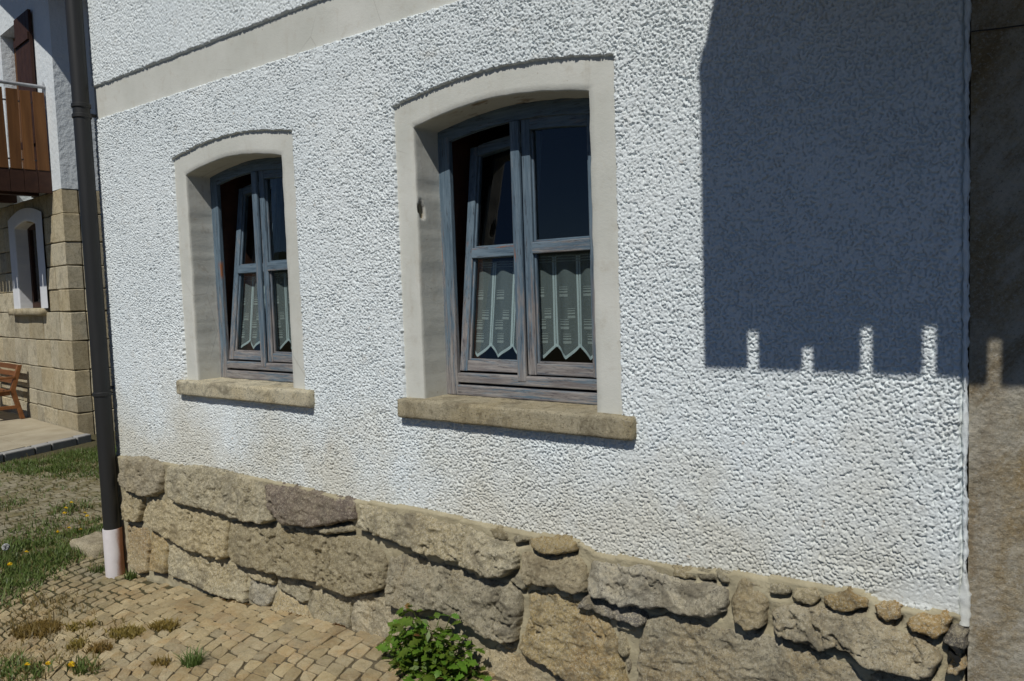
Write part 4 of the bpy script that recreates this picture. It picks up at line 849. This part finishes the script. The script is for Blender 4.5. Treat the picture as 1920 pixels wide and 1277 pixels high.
# bench against that house
bn = empty('bench', 'brown wooden slatted bench on the patio against the stone house', 'bench', loc=(0, 0, 0))
BW = M['bench']; bz0 = -0.115
def bbox(name, x0, x1, y0, y1, z0, z1): return bar(name, BW, bn, x0 + 0.5, x1 + 0.5, y0, y1, z0, z1, 0.006, LT)
for x in (1.42, 2.86):
    mm = MB(); mm.tf = lambda p: LT(p + Vector((0.5, 0, 0)))
    mm.hexa([(x, -0.16, bz0), (x + 0.06, -0.16, bz0), (x + 0.06, -0.10, bz0), (x, -0.10, bz0), (x, -0.27, 0.33), (x + 0.06, -0.27, 0.33), (x + 0.06, -0.20, 0.33), (x, -0.20, 0.33)]); mm.build('back_leg', BW, bn, 0.005)
    mm = MB(); mm.tf = lambda p: LT(p + Vector((0.5, 0, 0)))
    mm.hexa([(x, -0.271, 0.3305), (x + 0.06, -0.271, 0.3305), (x + 0.06, -0.20, 0.3305), (x, -0.20, 0.3305), (x, -0.15, 0.70), (x + 0.06, -0.15, 0.70), (x + 0.06, -0.09, 0.70), (x, -0.09, 0.70)]); mm.build('back_post', BW, bn, 0.005)
    bbox('front_leg', x, x + 0.06, -0.72, -0.66, bz0, 0.50); bbox('armrest', x - 0.01, x + 0.07, -0.74, -0.20, 0.505, 0.535); bbox('stretcher', x + 0.01, x + 0.05, -0.658, -0.17, 0.05, 0.10); bbox('seat_rail', x + 0.005, x + 0.055, -0.658, -0.275, 0.26, 0.315)
for k in range(5): bbox('seat_slat', 1.40, 2.94, -0.66 + k * 0.08, -0.66 + k * 0.08 + 0.065, 0.3165, 0.34)
for k, z in enumerate((0.42, 0.53, 0.63)): bbox('back_slat', 1.481, 2.859, -0.20 + k * 0.028, -0.175 + k * 0.028, z, z + 0.075)

# ------------------------------------------------------------------ plants
def blades(name, spots, mat, seed, hmin, hmax, wd=0.004, lean=0.5, parent=None, **props):
    """spots: (x, y, rx, ry, count)"""
    rg = np.random.default_rng(seed); VV = []; FF = []; n0 = 0
    for (cx, cy, rx, ry, cnt) in spots:
        r = np.sqrt(rg.random(cnt)) * (0.6 + 0.4 * rg.random(cnt)); an = rg.random(cnt) * 2 * np.pi
        x = cx + rx * r * np.cos(an); y = cy + ry * r * np.sin(an); den = fbm(x * 6, y * 6, seed); k = den > 0.38; x, y = x[k], y[k]; n = len(x)
        h = (hmin + (hmax - hmin) * rg.random(n) ** 1.6) * (0.5 + fbm(x * 4, y * 4, seed + 1)); a = rg.random(n) * 2 * np.pi; l = h * lean * rg.random(n); w_ = wd * (0.6 + 0.8 * rg.random(n))
        z = gz(x) - 0.004; dx, dy = np.cos(a), np.sin(a)
        P0 = np.stack([x - dy * w_, y + dx * w_, z], -1); P1 = np.stack([x + dy * w_, y - dx * w_, z], -1)
        P2 = np.stack([x + dx * l * .4 - dy * w_ * .8, y + dy * l * .4 + dx * w_ * .8, z + h * .6], -1); P3 = np.stack([x + dx * l * .4 + dy * w_ * .8, y + dy * l * .4 - dx * w_ * .8, z + h * .6], -1)
        P4 = np.stack([x + dx * l, y + dy * l, z + h], -1)
        VV.append(np.stack([P0, P1, P2, P3, P4], 1).reshape(-1, 3)); b = np.arange(n) * 5 + n0
        FF += [np.stack([b, b + 1, b + 3], -1), np.stack([b, b + 3, b + 2], -1), np.stack([b + 2, b + 3, b + 4], -1)]; n0 += 5 * n
    return link(name, mesh_np(name, np.concatenate(VV), np.concatenate(FF), mat, False), parent, **props)
GS = [(-9.35, 1.05, 0.75, 0.32, 2600), (-9.55, 1.75, 0.55, 0.55, 3000), (-8.6, 1.2, 0.35, 0.35, 350), (-6.15, -0.2, 0.55, 0.36, 2300), (-6.5, 0.3, 0.32, 0.3, 900), (-6.35, -0.6, 0.45, 0.3, 900), (-7.2, 0.5, 0.2, 0.2, 260), (-5.75, -0.45, 0.3, 0.22, 420), (-5.4, -0.12, 0.09, 0.06, 90),
    (-5.03, -0.07, 0.06, 0.03, 90), (-4.05, -1.1, 0.28, 0.12, 330), (-3.72, -0.93, 0.14, 0.07, 200), (-7.9, 0.2, 0.3, 0.25, 200), (-8.2, 0.75, 0.2, 0.2, 120), (-5.5, -0.75, 0.4, 0.25, 380), (-7.6, 0.3, 1.7, 0.8, 700), (-8.6, 1.5, 0.9, 0.6, 500), (-5.9, -0.5, 0.7, 0.4, 2200), (-6.3, 0.1, 0.8, 0.5, 1800), (-8.9, 1.4, 1.0, 0.5, 1500)]
blades('grass', GS, M['grass'], 3, 0.014, 0.068, 0.0034, 1.7, kind='stuff', label='green grass growing through the paving of the lane')
blades('dry_grass', [(x, y, rx * 1.15, ry * 1.15, int(n * 0.4)) for x, y, rx, ry, n in GS[2:-3]] + [(-9.4, 1.3, 0.9, 0.6, 800), (-5.2, -0.9, 0.5, 0.4, 350), (-7.0, 0.2, 1.2, 0.7, 150), (-4.6, -1.15, 0.5, 0.2, 700), (-4.35, -0.85, 0.75, 0.42, 800), (-5.0, -0.7, 0.4, 0.4, 500)], M['dryg'], 4, 0.008, 0.05, 0.003, 1.6, kind='stuff', label='dry straw coloured grass between the setts of the lane')
TUFT = [((-4.60, -0.80, 0.19, 0.13, 1500), 'dry moss cushion on the setts nearest the lower frame corner'), ((-4.40, -0.66, 0.10, 0.07, 500), 'small dry moss cushion beside the largest one'),
        ((-4.02, -0.60, 0.15, 0.08, 1300), 'wide golden moss cushion on the setts in front of the downpipe'), ((-3.90, -0.46, 0.12, 0.06, 800), 'dry moss strip touching the wide golden cushion'),
        ((-4.15, -0.82, 0.11, 0.06, 900), 'thin dry moss patch between two cushions on the setts'), ((-3.92, -0.78, 0.08, 0.06, 450), 'round yellowish moss tuft below the wide golden cushion'),
        ((-3.27, -0.67, 0.06, 0.05, 300), 'green brown weed tuft at the bottom edge among the setts'), ((-3.42, -0.74, 0.06, 0.04, 160), 'sparse dry weed tuft next to the green brown one')]
for i, (spot, lab) in enumerate(TUFT):
    o = blades('moss_tuft', [spot], M['moss'] if i != 6 else M['grass'], 40 + i, 0.012, 0.040 if i != 6 else 0.075, 0.0028, 1.4); o['label'] = lab; o['category'] = 'moss'; o['group'] = 'moss tufts on the setts'
# fallen bits along the foot of the wall
blades('leaf_litter', [(-3.3, -0.06, 0.16, 0.02, 130), (-2.98, -0.06, 0.05, 0.02, 110), (-2.6, -0.07, 0.1, 0.025, 130), (-3.9, -0.06, 0.2, 0.015, 80)], M['leafb'], 77, 0.002, 0.012, 0.004, 2.5, kind='stuff', label='dry brown leaf bits along the foot of the wall')

def lobed(sz, rnd):
    """a toothed leaf, base at the origin, pointing along +x"""
    prof = [(0.0, 0.03), (0.16, 0.10), (0.26, 0.34), (0.34, 0.20), (0.48, 0.46), (0.58, 0.24), (0.74, 0.34), (0.84, 0.13), (1.0, 0.0)]
    prof = [(a, b * rnd.uniform(0.8, 1.2)) for a, b in prof]
    V = []; F = []
    for i, (a, b) in enumerate(prof):
        dr = -0.22 * a * a
        V += [(a * sz, 0, dr * sz), (a * sz - 0.02 * sz, b * sz, (dr + 0.14 * b) * sz), (a * sz - 0.02 * sz, -b * sz, (dr + 0.14 * b) * sz)]
    for i in range(len(prof) - 1):
        a = i * 3; F += [(a, a + 3, a + 4, a + 1), (a, a + 2, a + 5, a + 3)]
    return mesh_np('leaf', np.array(V), np.array(F), M['leaf'])
rl = random.Random(12); LEAF = [lobed(s, rl) for s in (0.042, 0.052, 0.062, 0.074, 0.046, 0.056)]
LEAFB = [m_.copy() for m_ in LEAF[:2]]
for m_ in LEAFB: m_.materials[0] = M['leafb']
PC = Vector((-2.275, -0.155, -0.03))
weed = empty('leafy_weed', 'bushy bright green weed growing at the foot of the stone base', 'weed', loc=tuple(PC))
stems = MB()
for k in range(298):
    an = rl.uniform(math.pi - 0.45, 2 * math.pi + 0.45); el = math.asin(rl.uniform(0.0, 1.0)); rr_ = rl.uniform(0.5, 1.0) ** 0.6
    d = Vector((math.cos(an) * math.cos(el) * 0.235, math.sin(an) * math.cos(el) * 0.150, math.sin(el) * 0.275 + 0.02)) * rr_ * (0.86 + 0.22 * math.sin(an * 5 + k))
    if PC.y + d.y > -0.035: d.y = -0.035 - PC.y - rl.uniform(0, 0.02)
    if k > 286: d = Vector((rl.uniform(0.20, 0.31), rl.uniform(-0.12, -0.02), rl.uniform(0.02, 0.10)))
    o = link('leaf', LEAFB[k % 2] if (k % 29 == 0) else LEAF[k % 6], weed)
    o.location = d; yaw = math.atan2(d.y, d.x) + rl.uniform(-0.9, 0.9); pit = -rl.uniform(-0.5, 0.75)
    o.rotation_euler = (rl.uniform(-0.6, 0.6), pit, yaw); s_ = rl.uniform(0.6, 1.05); o.scale = (s_, s_, s_)
    if k % 5 == 0: stems.tube([(d.x * 0.1, d.y * 0.1, 0.0), (d.x * 0.5, d.y * 0.5, d.z * 0.6), tuple(d)], [0.003, 0.0025, 0.0015], 5)
stems.build('stem', M['leaf'], weed)
IV = []; IF = []
for k in range(900):
    an = rl.uniform(math.pi - 0.4, 2 * math.pi + 0.4); el = math.asin(rl.uniform(0, 1)); q_ = rl.uniform(0.1, 0.93)
    p_ = Vector((math.cos(an) * math.cos(el) * 0.225, max(math.sin(an) * math.cos(el) * 0.14, -0.14), math.sin(el) * 0.255 + 0.01)) * q_
    p_.y = min(p_.y, 0.10); t1 = Vector((rl.gauss(0, 1), rl.gauss(0, 1), rl.gauss(0, 0.5))).normalized() * rl.uniform(0.014, 0.026); t2 = t1.cross(Vector((rl.gauss(0, 1), rl.gauss(0, 1), 1))).normalized() * rl.uniform(0.006, 0.011)
    n_ = len(IV); IV += [p_ - t1, p_ + t2, p_ + t1, p_ - t2]; IF.append((n_, n_ + 1, n_ + 2, n_ + 3))
link('inner_leaves', mesh_np('inner_leaves', np.array([tuple(v) for v in IV]), np.array(IF), M['leaf'], False), weed, kind='stuff')

# yellow flowers in the grass
FL = [(-6.13, 0.11, -0.10, 'largest yellow dandelion of the pair close to the downpipe'), (-6.25, 0.08, -0.10, 'yellow dandelion just beside the largest one'), (-6.51, 0.33, -0.11, 'yellow dandelion behind the pair by the downpipe'), (-6.62, 0.36, -0.11, 'smaller yellow dandelion behind the pair by the downpipe'),
      (-7.16, 0.49, -0.13, 'yellow dandelion farthest up the lane'), (-7.01, 0.38, -0.13, 'yellow dandelion second farthest up the lane'), (-6.85, 0.30, -0.13, 'small yellow dandelion on the bare setts between two clumps'), (-3.86, -1.04, -0.05, 'yellow dandelion among setts at the bottom edge, middle of three'),
      (-3.76, -0.98, -0.05, 'yellow dandelion among setts at the bottom edge, closest to the wall'), (-3.93, -1.10, -0.05, 'yellow dandelion among setts at the bottom edge, farthest from the wall'), (-5.98, -0.32, -0.12, 'low yellow dandelion in the thick grass'), (-5.80, -0.49, -0.12, 'low yellow dandelion at the frame edge of the thick grass'), (-6.3, 0.02, -0.12, 'half hidden yellow dandelion in front of the pair')]
def petal_mesh(r, rnd):
    V = [(0, 0, 0.004)]; F = []
    for k in range(22):
        a = k * 2 * math.pi / 22 + rnd.uniform(-0.05, 0.05); q = r * rnd.uniform(0.8, 1.05); wv = 0.11
        b = len(V); V += [(math.cos(a - wv) * q * 0.85, math.sin(a - wv) * q * 0.85, 0.006), (math.cos(a) * q, math.sin(a) * q, 0.002), (math.cos(a + wv) * q * 0.85, math.sin(a + wv) * q * 0.85, 0.006)]
        F += [(0, b, b + 1), (0, b + 1, b + 2)]
    for k in range(12):
        a = k * 2 * math.pi / 12; q = r * 0.5; b = len(V); V += [(math.cos(a) * q, math.sin(a) * q, 0.012), (math.cos(a + .4) * q, math.sin(a + .4) * q, 0.010)]; F += [(0, b, b + 1)]
    return mesh_np('flower_head', np.array(V), np.array(F), M['yellow'], False)
for x, y, z, lab in FL:
    g0 = float(gz(x)); f = empty('dandelion', lab, 'flower', loc=(x, y, g0), group='yellow flowers in the lane')
    mm = MB(); mm.tube([(0, 0, -0.005), (0.004, 0.002, (z - g0) * 0.5), (0.002, 0, z - g0)], 0.0018, 6); mm.build('stem', M['grass'], f)
    o = link('flower_head', petal_mesh(rl.uniform(0.012, 0.018), rl), f); o.location = (0.002, 0, z - g0); o.rotation_euler = (rl.uniform(0.1, 0.5), rl.uniform(0.0, 0.4), rl.uniform(0, 3))
f = empty('dandelion_clock', 'white fluffy dandelion seed head in the thick grass', 'flower', loc=(-6.11, -0.40, float(gz(-6.11))))
mm = MB(); mm.tube([(0, 0, -0.005), (0.003, 0, 0.10)], 0.002, 6); mm.build('stem', M['grass'], f)
mm = MB()
for k in range(90):
    d = Vector((rl.gauss(0, 1), rl.gauss(0, 1), rl.gauss(0, 1))).normalized(); c = Vector((0.003, 0, 0.118)); t_ = d.orthogonal().normalized() * 0.005; e = c + d * 0.024
    vv = mm.pts([c + d * 0.003, e + t_, e - t_]); mm.bm.faces.new(vv); u_ = d.cross(t_); vv = mm.pts([c + d * 0.003, e + u_, e - u_]); mm.bm.faces.new(vv)
mm.build('seed_head', M['seed'], f)
rough_block('rock', M['g'], None, -6.05, -5.68, -0.02, 0.22, -0.28, -0.125, 0.025, 0.02, 0.04, 8, None, 7.0, label='flat grey rock lying behind the foot of the downpipe', category='rock')
# cut conduit ends in the corner of the plinth
cd = empty('cut_conduit', 'two short grey conduit ends poking out at the corner of the stone base', 'conduit', loc=(0, 0, 0))
for z, r in ((0.545, 0.007), (0.520, 0.009)):
    mm = MB(); mm.tube([(-0.352, 0.02, z), (-0.343, -0.03, z - 0.002), (-0.325, -0.055, z - 0.004)], r, 12); mm.build('conduit_end', M['pipe'], cd, smooth=True)
mm = MB(); mm.tube([(-0.306, -0.006, 2.253), (-0.24, -0.008, 2.246), (-0.17, -0.006, 2.242), (1.5, -0.008, 2.20)], 0.0018, 6)
o = mm.build('cable', M['pipe'], None, smooth=True); o['label'] = 'thin black cable running across the shaded grey wall'; o['category'] = 'cable'
